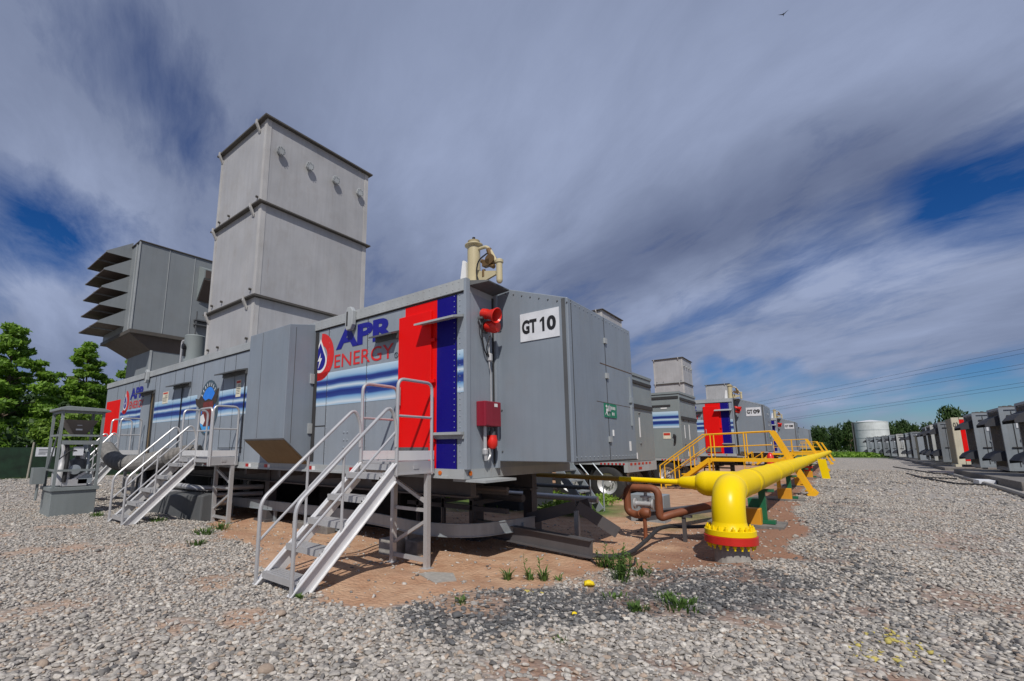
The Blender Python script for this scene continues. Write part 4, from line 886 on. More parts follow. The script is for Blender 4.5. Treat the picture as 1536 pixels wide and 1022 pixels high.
# ------------------------------------------------------------------ rusty pipe loop with valve
t = thing('rusty_pipe', 'rusty red-brown pipe with a square loop left of the yellow elbow', 'pipe', (-2.9, 9, 0))
r_ = .068
b = MB(); b.tube(fillet([(-3.02, 8.95, .40), (-3.10, 9.0, .36), (-3.30, 9.05, .40), (-3.30, 9.05, .86), (-2.72, 9.05, .86), (-2.72, 9.05, .33), (-2.60, 9.15, .38), (-2.2, 9.6, .50), (-1.72, 10.2, .60)], .15, 8), r_, 14); b.build('pipe_loop', 'rust', t, smooth=True)
b = MB(); b.lathe((-3.0, 8.95, .42), (1, 0, 0), [(-.02, .07), (.02, .09), (.10, .09), (.14, .07)], 14); b.cyl((-2.96, 8.95, .38), (-2.96, 8.95, gz(-2.96, 8.95) - .05), .035, 8); b.build('elbow', 'rust', t, smooth=True)
b = MB(); b.lathe((-3.0, 9.2, .56), (0, 0, 1), [(-.1, .05), (-.08, .11), (-.05, .11), (-.04, .06), (.1, .06), (.11, .10), (.14, .10), (.15, .03), (.22, .03)], 14); b.lathe((-3.0, 9.1, .56), (1, 0, 0), [(-.18, .1), (-.15, .1), (-.14, .05), (.14, .05), (.15, .1), (.18, .1)], 14)
b.build('valve', 'alu', t, smooth=True)
b = MB(); c = [(-3.0 + .1 * math.cos(a), 9.2 + .1 * math.sin(a), .79) for a in np.linspace(0, 2 * math.pi, 17)]; b.tube(c, .012, 6, False); b.bar((-3.1, 9.2, .79), (-2.9, 9.2, .79), .015, .015); b.build('handwheel', 'black', t)
b = MB()
for x, y in ((-2.40, 9.40),): z = gz(x, y); b.box(x - .03, x + .03, y - .03, y + .03, z - .05, .36); b.box(x - .14, x + .14, y - .05, y + .05, .34, .38)
b.build('pipe_stand', 'steel', t)

# ------------------------------------------------------------------ yellow gas main
PX, PZ, PR = -1.40, .985, .222
t = thing('gas_pipe', 'large bright yellow gas pipe with elbow and red flange running along the row', 'pipe', (PX, 7.95, 0))
e = 7.93
b = MB(); bend = [(PX, e + .40 * (1 - math.cos(a)) , PZ - .40 + .40 * math.sin(a)) for a in np.linspace(0, math.pi / 2, 14)]
b.tube([(PX, e, .42)] + bend, PR, 32); b.build('elbow', 'yellow', t, smooth=True)
b = MB(); b.tube([(PX, e + .40, PZ)] + [(PX, float(y), PZ) for y in np.arange(9, 84, .75)], PR - .003, 32); b.build('main_run', 'yellow_run', t, smooth=True)
b = MB()
for y in (e + .40, 9.95, 13.5, 17, 24, 31): b = MB(); b.tube([(PX, y - .012, PZ), (PX, y, PZ), (PX, y + .012, PZ)], [PR - .004, PR + .006, PR - .004], 32, False); b.build('weld_seam', 'yellow', t, smooth=True)
b = MB(); b.tube([(PX, 10.25, PZ), (PX, 10.28, PZ)], PR + .004, 32, False); b.build('joint_line', 'yellow_dull', t)
b = MB(); b.tube([(PX + .05, 9.15, PZ), (PX - .52, 9.15, PZ)], PR - .004, 32); b.ball((PX - .50, 9.15, PZ), PR, 24, .98); b.tube([(PX - .60, 9.15, PZ), (PX - .72, 9.15, PZ), (PX - .76, 9.15, PZ), (PX - .92, 9.15, PZ), (PX - .98, 9.15, PZ)], [.14, .125, .115, .10, .055], 24); b.build('branch', 'yellow', t, smooth=True)
MB().tube([(PX - .96, 9.15, PZ), (-3.45, 9.12, PZ + .02)], .05, 14).build('branch_pipe', 'yellow', t, smooth=True)
MB().tube([(-3.45, 9.12, PZ + .02), (-6.8, 9.1, PZ + .06)], .05, 14).build('branch_pipe', 'yellow_dull', t, smooth=True)  # same pipe in a browner tone, the trailer's shade put into colour
def ring(z0, z1, ro, m, nm, bolts=0, mm=None):
    f = MB().lathe((PX, e, z0), (0, 0, 1), [(0, ro * .98), (.004, ro), (z1 - z0 - .004, ro), (z1 - z0, ro * .98)], 36).build(nm, m, t, smooth=True)
    return f
ring(.35, .43, .335, 'yellow', 'flange'); ring(.24, .348, .35, 'flred', 'flange'); 
MB().lathe((PX, e, .43), (0, 0, 1), [(0, .27), (.05, .235), (.10, .223)], 32).build('neck', 'yellow', t, smooth=True)
for k in range(20):
    a = k * math.pi / 10; x, y = PX + .293 * math.cos(a), e + .293 * math.sin(a)
    b = MB(); b.cyl((x, y, .17), (x, y, .49), .014, 6); b.cyl((x, y, .432), (x, y, .465), .028, 6); b.cyl((x, y, .205), (x, y, .238), .028, 6); b.build('bolt', 'yellow', t)
MB().lathe((PX, e, gz(PX, e) - .1), (0, 0, 1), [(0, .24), (.24, .22), (.34, .20)], 20).build('pedestal', 'concrete', t)
# supports along the main
def support(y, dx, l):
    t = thing('pipe_support', l, 'pipe support', (PX, y, 0), 'supports under the yellow gas pipe'); z = gz(PX, y)
    b = MB(); b.box(PX - .06, PX + .06, y - .05, y + .05, z + .1, PZ - PR - .04); b.box(PX - .22, PX + .22, y - .07, y + .07, PZ - PR - .06, PZ - PR - .01); b.box(PX - .2, PX + .2, y - .12, y + .12, z + .06, z + .12); b.build('post', 'green', t)
    MB().box(PX - .30 + dx, PX + .06 + dx, y - .30, y - .02, z - .05, z + .36).build('ballast_block', 'orange', t, bevel=.015)
    MB().box(PX - 1.0, PX + .36, y - .4, y + .5, z - .04, z + .05).build('base_slab', 'timber', t)
for y, dx, l in ((11.6, -.08, 'green post and orange block supporting the yellow pipe just behind the elbow'), (17.8, .0, 'second green post and orange block under the yellow pipe, left of the stile foot'), (24.2, .02, 'third orange block under the yellow pipe beyond the stile'), (31, 0, 'fourth, distant orange block under the yellow pipe')): support(y, dx, l)
t = thing('green_block', 'low green steel block under the yellow pipe next to the second orange block', 'block', (-1.9, 14.8, 0)); b = MB(); z = gz(-2, 14.8); b.box(-2.1, -1.7, 14.6, 15.0, z, z + .26); b.build('block_body', 'green', t)

# yellow stile over the main
def stile(y0, label, w=.62):
    t = thing('crossover_stile', label, 'platform', (-2.6, y0, 0), 'yellow stiles over the gas pipe')
    zp = 1.16; xa, xb = -1.86, -3.95
    for y in (y0, y0 + w):
        b = MB(); f0 = gz(-.9, y)
        b.bar((-.90, y, f0 + .02), (xa - .02, y, 2.18), .15, .06, (0, 1, 0)); b.bar((-.86, y, f0), (-.98, y, f0 + .14), .26, .07, (0, 1, 0)); b.build('handrail_stringer', 'yellow_o', t)
        b = MB(); b.bar((xa + .3, y, zp), (xb, y, zp), .05, .12); b.bar((xb + .02, y, zp + .02), (-4.95, y, .42), .14, .05, (0, 1, 0)); b.build('stringer', 'yellow_o', t)
        b = MB(); b.tube([(xa - .02, y, 2.18), (xb - .15, y, 2.10), (-5.75, y, .90)], .024, 8); b.tube([(xa - .1, y, 1.70), (xb, y, 1.62)], .018, 8); b.tube([(xb - .1, y, 1.60), (-5.4, y, .62)], .018, 8)
        for x, z0, z1 in ((-2.75, zp, 2.14), (-3.85, zp, 2.10), (-4.6, .7, 1.68), (-5.2, .3, 1.27), (-5.75, .0, .9)): b.tube([(x, y, z0), (x, y, z1)], .022, 8)
        b.build('guard_rail', 'yellow_o', t)
    b = MB()
    for k in range(20): x = xb + .05 + k * .1; b.box(x, x + .07, y0 + .03, y0 + w - .03, zp + .03, zp + .06)
    b.build('deck', 'yellow', t)
    b = MB()
    for k in range(5):
        f = (k + .6) / 5.2; b.box(-.9 - .95 * f - .12, -.9 - .95 * f + .1, y0 + .03, y0 + w - .03, zp * f, zp * f + .03)
        b.box(-4.0 - 1.7 * (1 - f) - .12, -4.0 - 1.7 * (1 - f) + .1, y0 + .03, y0 + w - .03, zp * f, zp * f + .03)
    b.build('tread', 'yellow_o', t)
    for x in (xa, xb):
        for y in (y0, y0 + w): z = gz(x, y); MB().box(x - .03, x + .03, y - .03, y + .03, z - .03, zp).build('leg', 'yellow_o', t)
    return t
st = stile(19.6, 'orange-yellow stile with handrails crossing the yellow pipe, nearest of the stiles')
for y, l in ((40, 'second orange-yellow stile farther along the pipe, beyond the yellow upright plate'), (57, 'third, distant orange-yellow stile near the plate GT 08 trailer'), (72, 'farthest orange-yellow stile at the end of the pipe')): dup(st, (0, y - 19.6, 0), l)
t = thing('pipe_riser', 'yellow upright pipe stub and red valve beyond the nearest stile', 'valve', (-.95, 31, 0))
MB().prism([(-1.08, 1.0), (-.72, 1.0), (-.62, -.05), (-.95, -.05)], 'y', 30.9, 31.1).build('plate', 'yellow', t); MB().lathe((-1.6, 31, 0), (0, 0, 1), [(0, .22), (.5, .2), (.55, .3), (.62, .3), (.64, .1), (1.0, .1)], 14).build('valve_body', 'flred', t, smooth=True)
t = thing('red_cone_valve', 'red cone-shaped valve cover behind the nearest stile', 'valve', (-3.0, 27, 0)); MB().lathe((-2.75, 27, .6), (0, 0, 1), [(0, .20), (.6, .14), (.75, .06), (.78, .001)], 16).build('cover', 'bred', t, smooth=True); MB().cyl((-2.75, 27, 0), (-2.75, 27, .6), .1, 10).build('stem', 'flred', t)

tag(MB().tube(fillet([(-4.21, 27.78, 4.15), (-4.2, 27.78, 3.0), (-4.18, 27.9, 1.2)], .3), .05, 8).build('hose', 'rubber', None), 'black hose hanging down the corner of the plate GT 09 trailer', 'hose')
# ------------------------------------------------------------------ steel steps below the rear housing
t = thing('steel_steps', 'small dark steel steps behind the rear housing, under the thin yellow pipe', 'stairs', (-5.0, 11.5, 0))
for y in (11.1, 11.9): MB().bar((-5.05, y, 0), (-6.0, y, 1.32), .2, .05, (0, 1, 0)).build('stringer', 'galv', t)
for k in range(4): f = (k + .8) / 4.8; MB().box(-5.05 - .95 * f - .12, -5.05 - .95 * f + .12, 11.13, 11.87, 1.3 * f - .02, 1.3 * f + .02).build('tread', 'galv', t)
b = MB()
for y in (11.1, 11.9): b.tube([(-4.95, y, 0), (-4.95, y, .9), (-5.9, y, 2.0)], .018, 6)
b.build('handrail', 'galv', t)
tag(MB().tube([(-9, 10.6, .42), (-4.6, 10.7, .40)], .075, 12).build('pipe', 'alu', None, smooth=True), 'horizontal grey pipe in the shade below the steel steps', 'pipe')
tag(MB().tube([(-9, 10.9, .66), (-4.9, 10.95, .64)], .05, 12).build('pipe', 'darkgrey', None, smooth=True), 'thinner dark horizontal pipe above the grey one below the steps', 'pipe')
t = thing('junction_cabinet', 'small pale grey cabinet on the ground behind the rusty loop', 'cabinet', (-3.6, 11.2, 0)); z = gz(-3.6, 11.2)
MB().box(-3.95, -3.2, 11.0, 11.5, z - .03, .55).build('cabinet_body', 'galv', t, bevel=.01); b = MB(); b.box(-3.58, -3.56, 10.995, 11.0, .0, .52); b.box(-3.5, -3.47, 10.985, 11.0, .25, .32); b.build('door_gap', 'seam', t)

# ------------------------------------------------------------------ auxiliary trailers standing between
def make_aux(label, y0, xe, zt, y1, stripes):
    t = thing('auxiliary_trailer', label, 'trailer', (xe, y0, 0), 'plain grey trailers between the turbine trailers')
    MB().box(xe - 11, xe, y0, y1, 1.18, zt).build('body', 'grey2', t, bevel=.01)
    MB().box(xe - 11.03, xe + .03, y0 - .03, y1 + .03, zt + .002, zt + .09).build('roof', 'grey2', t)
    b = MB()
    for z, h in ((zt - .16, .10), (zt - .95, .13)): b.box(xe + .0005, xe + .05, y0 + .12, y1 - .1, z - h, z)
    b.box(xe - 6, xe - .02, y0 - .03, y0 - .0005, zt - .20, zt - .10); b.box(xe - 5, xe - .35, y0 - .03, y0 - .0005, zt - .52, zt - .45)
    b.build('vent', 'seam', t)
    b = MB(); b.box(xe + .0005, xe + .012, y0 + .55, y0 + .62, 2.0, 2.55); b.box(xe + .0005, xe + .012, y0 + 1.3, y0 + 1.38, 1.95, 2.6); b.box(xe + .0005, xe + .012, y0 + .9, y0 + .97, 1.25, 1.45); b.box(xe - .75, xe - .5, y0 - .012, y0 - .0005, zt - .62, zt - .57)
    b.build('label', 'white', t)
    b = MB()
    for y in (y0 + .5, y0 + 1.35):
        for z in (2.75, 1.75): b.tube([(xe + .0005, y, z), (xe + .04, y, z)], [.05, .03], 8)
    b.build('fitting', 'darkgrey', t)
    if stripes:
        b = MB(); b.box(xe - 9, xe - .06, y0 - .004, y0 - .0005, 2.43, 3.12); b.build('stripe', 'stripe', t)
        l = MB().box(xe - .72, xe - .42, y0 - .012, y0 - .0005, 1.98, 2.24).build('warning_label', 'label_cream', t); MB().box(xe - .70, xe - .44, y0 - .015, y0 - .012, 2.12, 2.22).build('label_band', 'label_red', l)
        b = MB(); b.tube(fillet([(xe - .30, y0 - .05, 2.15), (xe - .22, y0 - .06, 2.1), (xe - .26, y0 - .05, 1.8)], .06), .04, 8); b.build('handle', 'black', t)
    b = MB(); b.box(xe - .10, xe + .02, y0 - .02, y1 + .02, .86, 1.17); b.box(xe - 4, xe - .10, y0 - .02, y0 + .1, 1.08, 1.175); b.build('bumper', 'rail', t)
    b = MB()
    for k in range(7): x = xe - .85 + k * .12; b.box(x, x + .06, y0 - .026, y0 - .0205, 1.09, 1.14)
    for k in range(6): b.box(xe + .0205, xe + .026, y0 + .2 + k * .36, y0 + .38 + k * .36, 1.07, 1.14)
    b.box(xe + .0205, xe + .026, y0 + .95, y0 + 1.25, .92, 1.0)
    b.build('reflector', 'reflr', t)
    b = MB(); b.box(xe - 10.5, xe - .9, y0 + .45, y0 + .6, .8, 1.17); b.box(xe - 10.5, xe - .9, y1 - .5, y1 - .35, .8, 1.17); b.build('underframe', 'steel', t)
    for x in (xe - .68, xe - 1.95): 
        for y in (y0 + .16, y1 - .16): make_wheel(t, x, y, .50, .54)
    b = MB(); b.tube([(xe - .68 + .62 * math.cos(a), y0 + .14, .50 + .66 * math.sin(a)) for a in np.linspace(.1, math.pi - .1, 14)], .035, 6); b.build('mudguard', 'black', t)
    return t
make_aux('plain grey trailer with vents on its end just right of the exit sign', 14.3, -5.15, 3.98, 17.1, False)
make_aux('grey trailer with blue stripes behind the vented one, left of the plate GT 09 trailer', 20.6, -5.1, 3.86, 23.4, True)

# ------------------------------------------------------------------ right-hand generator row
def make_gen(label, L=6.0):
    """local origin: the corner toward the road and the camera"""
    t = thing('generator_unit', label, 'generator', (0, 0, 0), 'generator containers along the gravel road')
    W = 2.5; z0, z1 = .42, 3.60
    b = MB(); b.box(.05, L, .05, W - .05, z0 + .02, z1 - .02)
    for k in range(14): b.box(1.7 + k * .29, 1.84 + k * .29, .02, .05, z0 + .2, z1 - .2)
    b.build('body', 'gens', t)
    b = MB(); b.box(.5, .72, .028, .049, 2.55, 2.85); b.build('label', 'offwhite', t); b = MB(); b.box(.95, 1.35, .028, .049, 2.75, 2.95); b.build('label', 'offwhite', t)
    for x in (.62, 1.5): b = MB(); b.tube([(x, .02, z0 + .3), (x, .02, z1 - .3)], .018, 6); b.box(x - .05, x + .05, .0, .035, 1.9, 2.0); b.build('door_bar', 'galv', t)
    b = MB(); b.box(.78, 1.42, .036, .0495, .82, 1.50)
    for k in range(7): b.box(.8, 1.4, .02, .04, .85 + k * .09, .89 + k * .09)
    b.build('louvre', 'rad', t)
    b = MB()
    for x, y in ((0, 0), (0, W - .16), (L - .16, 0)): b.box(x, x + .16, y, y + .16, z0, z1)
    b.box(.16, L - .16, .0, .10, z1 - .12, z1); b.box(.16, L - .16, 0, .10, z0, z0 + .14); b.box(0, .1, .16, W - .16, z0, z0 + .14); b.box(0, .10, .16, W - .16, z1 - .12, z1)
    b.build('corner_frame', 'gens', t)
    b = MB(); b.box(.03, .049, .2, W - .2, z0 + .2, z1 - .18)
    for k in range(17): y = .24 + k * .124; b.box(-.01, .029, y, y + .05, z0 + .2, z1 - .18)
    b.build('radiator', 'rad', t)
    b = MB(); b.box(.40, .43, .035, .048, z0 + .2, z1 - .2); b.box(1.5, 1.53, .035, .048, z0 + .2, z1 - .2)
    for z in (1.55, 3.15): b.box(.25, .6, .0, .045, z, z + .06)
    b.build('door_gap', 'seam', t)
    for z in (z0 + .42, z1 - .98):
        b = MB(); prof = [(-.011, z + .58), (-.34, z + .40), (-.52, z + .16), (-.52, z + .02), (-.011, z + .08)]
        b.prism(prof, 'y', .22, .27); b.prism([(-.011, z + .58), (-.34, z + .40), (-.52, z + .16), (-.48, z + .14), (-.32, z + .35), (-.011, z + .53)], 'y', .27, 2.2); b.prism(prof, 'y', 2.2, 2.25)
        b.build('air_cowl', 'cowl', t)
    b = MB()
    for k in range(6): b.cyl((.3 + k * .3, .4 + (k % 3) * .6, z1 - .02), (.3 + k * .3, .4 + (k % 3) * .6, z1 + .10 + .05 * (k % 2)), .07, 8)
    b.box(.05, 2.0, .1, .2, z1, z1 + .07); b.build('roof_fitting', 'rad', t)
    b = MB(); b.box(.1, .3, .1, .5, .34, z0); b.box(.1, .3, W - .5, W - .1, .34, z0); b.box(2.5, 2.8, .1, .5, .34, z0); b.build('foot', 'gens', t)
    return t
g0 = make_gen('pale grey generator container with dark cowls, nearest on the right edge of the photo')
g0.location = (6.45, 30.4, 0)
glist = [(6.42, 35.6, 'pale grey generator container second from the right edge, beside the long dark slab'), (6.22, 40.6, 'pale grey generator container standing right of the cream and red one'),
         (6.3, 54.2, 'pale grey generator container just left of the cream and red one'), (6.4, 59.5, 'pale grey generator container second left of the cream and red one'), (6.6, 64.6, 'pale grey generator container just right of the short pale cabinet'),
         (6.8, 80, 'generator container just left of the short pale cabinet'), (6.7, 85, 'distant generator container in front of the storage tank right edge'), (6.2, 91, 'distant generator container seen against the middle right of the storage tank'),
         (5.8, 97, 'distant generator container seen against the middle of the storage tank'), (5.3, 104, 'distant generator container seen against the left half of the storage tank'), (4.6, 111, 'next to last generator container at the far end of the road'), (3.8, 119, 'last, farthest generator container at the end of the gravel road')]
for x, y, l in glist:
    c = dup(g0, (0, 0, 0), l); c.location = (x, y, -.15 if y > 75 else 0)
    mt = {54.2: 'gens_dark', 59.5: 'gens_pale', 80: 'gens_dark', 91: 'gens_pale', 104: 'gens_dark'}.get(y)
    if mt:
        for ch in c.children:
            if ch.name.split('.')[0] in ('body', 'corner_frame'): ch.material_slots[0].link = 'OBJECT'; ch.material_slots[0].material = M[mt]
t = thing('red_container', 'cream and red container standing between the grey generators', 'container', (6.15, 48.3, 0))
MB().box(6.4, 12, 48.35, 51.2, .42, 3.68).build('body', 'tan', t)
b = MB(); b.box(6.35, 6.72, 48.30, 48.34, .4, 3.72); b.box(6.33, 6.399, 48.32, 48.42, .4, 3.72); b.box(6.75, 12, 48.29, 48.345, 3.58, 3.72); b.box(6.75, 12, 48.29, 48.345, .4, .62); b.box(6.2, 6.5, 48.3, 50, .1, .398); b.box(7.6, 7.9, 48.3, 50, .1, .398); b.build('frame', 'cream', t)
MB().box(6.73, 11.9, 48.31, 48.348, .63, 3.57).build('door', 'red', t); MB().tube([(7.5, 48.308, 1.5), (7.5, 48.28, 1.5)], .06, 10).build('lamp', 'white', t)
b = MB(); text(b, '03', (6.4, 48.296, 3.0), (.26, 0, 0), (0, 0, .36), .02); b.build('lettering', 'black', t, recalc=False)
t = thing('pale_cabinet', 'short pale cabinet with a yellow warning square among the generators', 'cabinet', (6.72, 73, 0)); MB().box(6.7, 9.8, 73, 75.2, .1, 2.95).build('body', 'gens', t); MB().box(6.62, 9.9, 72.9, 75.3, 2.952, 3.02).build('roof', 'offwhite', t); MB().box(6.68, 6.699, 73.1, 75.1, .2, 2.9).build('side_louvre', 'tan', t); MB().box(8.6, 9.3, 72.98, 72.999, 1.75, 2.4).build('warning_sign', 'yellow_o', t)
# pads and edging on the right
for x0, x1, y0, y1, h, m, l in ((5.0, 13, 26.5, 39.9, .33, 'timber', 'long dark grey slab under the two nearest generators'), (5.4, 13, 46.5, 52, .22, 'timber', 'dark slab under the cream and red container'), (5.6, 13, 53.4, 68.5, .25, 'timber', 'dark slab under the generators left of the red container'), (5.9, 13, 72, 122, .2, 'timber', 'far slab under the most distant generators')):
    tag(MB().box(x0, x1, y0, y1, -.05, h).build('slab', m, None, bevel=.02), l, 'slab', 'slabs under the generators')
MB().tube
tag(MB().tube([(4.35, 21, .06), (4.55, 26, .06), (4.62, 31, .06), (4.75, 39.2, .06)], .09, 8).build('kerb_pipe', 'concrete', None), 'pale grey pipe lying along the slab edge at the right', 'pipe')
tag(MB().box(4.45, 4.95, 29.9, 31.1, .0, .19).build('pipe_joint', 'offwhite', None, bevel=.01), 'pale block over the pipe along the right slab edge', 'block')
for k, (a, c) in enumerate((((4.2, 39.5), (3.1, 52)), ((3.1, 33.9), (2.9, 39.5)), ((3.7, 29.0), (2.9, 35)))):
    tag(MB().tube([(a[0] + (1.4 if k == 0 else 1.2), a[1], .04), (a[0], a[1] + .5, .04), (c[0], c[1], .03)], .045, 6).build('cable', 'rubber', None), ('longest, farthest', 'middle', 'nearest')[k] + ' black cable lying on the gravel at the right', 'cable', 'black cables on the gravel road')

# storage tank and far background
t = thing('storage_tank', 'large white cylindrical storage tank behind the row of generators', 'tank', (5.9, 150, 0))
MB().lathe((5.9, 150, 0), (0, 0, 1), [(-.5, 3.3), (7.6, 3.3)], 48).build('shell', 'tank', t, smooth=True)
MB().lathe((5.9, 150, 7.6), (0, 0, 1), [(0, 3.36), (.10, 3.36), (.6, .3), (.62, .001)], 48).build('roof', 'tank', t, smooth=True)
b = MB()
for z in (1.9, 3.8, 5.7): b.lathe((5.9, 150, z), (0, 0, 1), [(0, 3.31), (0, 3.33), (.06, 3.33), (.06, 3.31)], 48)
b.build('weld_ring', 'galv', t); MB().box(2.4, 2.6, 148.6, 150, -.3, 7.7).build('ladder', 'darkgrey', t)

# ------------------------------------------------------------------ trees and plants
def leaf_mesh(name, lobes, n, size, mat, seed, squash=.8, cone=0):
    rg = np.random.default_rng(seed); cs, rs = np.array([l[:3] for l in lobes]), np.array([l[3] for l in lobes])
    w = rs ** 2.2; k = rg.choice(len(lobes), n, p=w / w.sum()); d = rg.normal(size=(n, 3)); d /= np.linalg.norm(d, axis=1)[:, None]
    rad = rs[k] * rg.uniform(.25, 1, n) ** .45; rad *= 1 + .25 * np.sin(d[:, 0] * 7 + k) * np.cos(d[:, 2] * 6 + k * 2)
    c = cs[k] + d * rad[:, None] * np.array([1, 1, squash])
    # leaf sprays: two crossed quads each, tilted outward
    a = rg.normal(size=(n, 3)); a /= np.linalg.norm(a, axis=1)[:, None]; bb = np.cross(a, d + rg.normal(size=(n, 3)) * .5); bb /= np.linalg.norm(bb, axis=1)[:, None] + 1e-9
    s = size * rg.uniform(.55, 1.25, n)[:, None]
    v = np.stack([c - a * s, c + bb * s * .45, c + a * s, c - bb * s * .45], 1).reshape(-1, 3)
    f = np.arange(4 * n).reshape(-1, 4)
    me = bpy.data.meshes.new(name); numpy_mesh(me, v, f); me.materials.append(M[mat]); return me
def limbs(h, lobes, r):
    b = MB(); b.tube([(0, 0, -.2), (.05 * h * .1, 0, h * .25), (-.02 * h, .02 * h, h * .55), (0, 0, h * .9)], [r, r * .75, r * .5, r * .12], 8)
    for x, y, z, q in lobes[::2]: b.tube([(0, 0, max(.3, z - q * 1.2)), (x * .5, y * .5, z - q * .4), (x, y, z)], [r * .35, r * .22, r * .06], 5)
    return b
def make_lobes(h, w, seed, kind):
    rg = random.Random(seed); L = []
    if kind == 'cone':
        for i in range(90):
            f = .10 + .90 * (i / 89); z = h * f; rr = w * (1.02 - f) ** .75 * rg.uniform(.35, 1.2); a = i * 2.4 + rg.uniform(-.4, .4)
            L.append((rr * math.cos(a), rr * math.sin(a), z + rg.uniform(-.2, .2), w * (.085 + .14 * (1 - f)) * rg.uniform(.7, 1.3)))
    else:
        for i in range(26):
            f = rg.uniform(.25, 1); z = h * f; env = math.sin(math.pi * min(1, max(0.03, (f - .12) / .95))) ** .6; rr = w * env * rg.uniform(.2, .95); a = i * 2.4
            L.append((rr * math.cos(a), rr * math.sin(a), z * .95, w * .30 * rg.uniform(.6, 1.1)))
    return L
_tp = {}
def tree(x, y, h, w, kind, mat, n, size, seed, label, grp, name='tree', z=0):
    t = thing(name, label, 'tree' if name != 'bush' else 'bush', (x, y, z), grp)
    key = (kind, mat, seed, n)
    if key not in _tp:
        L = make_lobes(1.0 * h, w, seed, kind); me = leaf_mesh('crown', L, n, size, mat, seed + 5, .55 if kind == 'cone' else .75); tm = limbs(h, L, max(.06, h * .018))
        _tp[key] = (me, tm)
    me, tm = _tp[key]
    if hasattr(tm, 'v'): tm2 = MB(); tm2.v = [(a + x, b + y, c + z) for a, b, c in tm.v]; tm2.f = tm.f; tr = tm2.build('trunk', 'bark', t, smooth=True)
    cr = bpy.data.objects.new('crown', me); COL.objects.link(cr); cr.parent = t
    return t
TL = 'trees behind the green fence'
tree(-50, 5.2, 11.2, 4.4, 'cone', 'leafL', 30000, .20, 1, 'tall ragged green tree at the left edge of the photo, highest of its group', TL)
tree(-47, -1.5, 9.8, 4.6, 'cone', 'leafL', 27000, .20, 8, 'broad green tree cut by the left photo edge', TL)
tree(-53, 10.6, 11.3, 3.8, 'cone', 'leafL', 27000, .20, 2, 'green tree with a pointed top between the tall ragged tree and the louvred intake', TL)
tree(-56, 15.0, 11.6, 3.8, 'cone', 'leafL', 27000, .20, 3, 'green tree whose top shows just under the louvred intake hoods', TL)
tree(-58, 20, 9.5, 5, 'cone', 'leafD', 15000, .26, 4, 'dark green tree behind the red panel at the trailer rear', TL)
tree(-62, 2, 10, 6, 'round', 'leafD', 15000, .28, 5, 'dark round tree behind the tall ragged tree', TL)
tree(-62, 12, 9, 6, 'round', 'leafD', 15000, .28, 6, 'dark round tree filling the gap behind the pointed trees', TL)
BL = 'bushes over the green fence'
for k, (x, y, h, w, m) in enumerate(((-39.5, 3.2, 4.6, 2.2, 'leafL'), (-39, 7.2, 3.8, 2.2, 'leafB'), (-39.5, -1, 4.8, 2.6, 'leafL'), (-40.5, 10.6, 4.2, 2.2, 'leafL'), (-40, 14.5, 4, 2.4, 'leafL'))):
    tree(x, y, h, w, 'round', m, 9000, .15, 20 + k, ('green bush behind the small sign on the fence', 'bright yellow-green bush over the fence, left of the cabinet', 'green bush at the far left over the fence', 'green bush directly behind the cabinet', 'green bush behind the cabinet right post')[k], BL, 'bush')
FT = 'dark trees along the far horizon'
rr = random.Random(5); k = 0
ft_lab = []
for i in range(34):
    x = -42 + i * 3.9 + rr.uniform(-1.5, 1.5); y = 205 + rr.uniform(-14, 22); h = rr.uniform(7.5, 11) * (1.3 if i in (18, 19) else 1)
    if i < 8: h *= .9
    t = tree(x, y, 1, 1, 'round', 'leafD', 2600, .075, 40 + i % 4, 'dark tree of the distant tree line', FT, 'distant_tree')
    t.scale = (h * .42, h * .42, h)
    ft_lab.append((x, h, t))
ft_lab.sort(key=lambda q: q[0])
side_txt = lambda i: ('far left end of the horizon tree line' if i < 8 else 'above the yellow stiles on the horizon' if i < 15 else 'behind the storage tank on the horizon' if i < 20 else 'right of the storage tank on the horizon')
order = ['first', 'second', 'third', 'fourth', 'fifth', 'sixth', 'seventh', 'eighth', 'ninth', 'tenth', 'eleventh', 'twelfth', 'thirteenth', 'fourteenth']
cnt = {}
for i, (x, h, t) in enumerate(ft_lab):
    s = side_txt(i); cnt[s] = cnt.get(s, 0) + 1; t['label'] = ('tall' if h > 13 else 'low' if h < 10.5 else 'mid-height') + ' dark distant tree, ' + order[cnt[s] - 1] + ' from the left ' + s
# far wood behind everything
me = leaf_mesh('distant_wood', [(x, 250 + 8 * math.sin(x), 3.2, 5.0) for x in np.arange(-130, 190, 5.5)], 26000, .8, 'leafD', 99, .75)
o = bpy.data.objects.new('distant_wood', me); COL.objects.link(o); tag(o, 'dark distant wood closing the horizon', 'wood', kind='stuff')
me = leaf_mesh('undergrowth', [(-43 + 2 * math.sin(y), y, 1.6, 2.6) for y in np.arange(-22, 34, 2.4)], 16000, .26, 'leafD', 98, .8)
o = bpy.data.objects.new('undergrowth', me); COL.objects.link(o); tag(o, 'dense green undergrowth behind the left fence', 'undergrowth', kind='stuff')

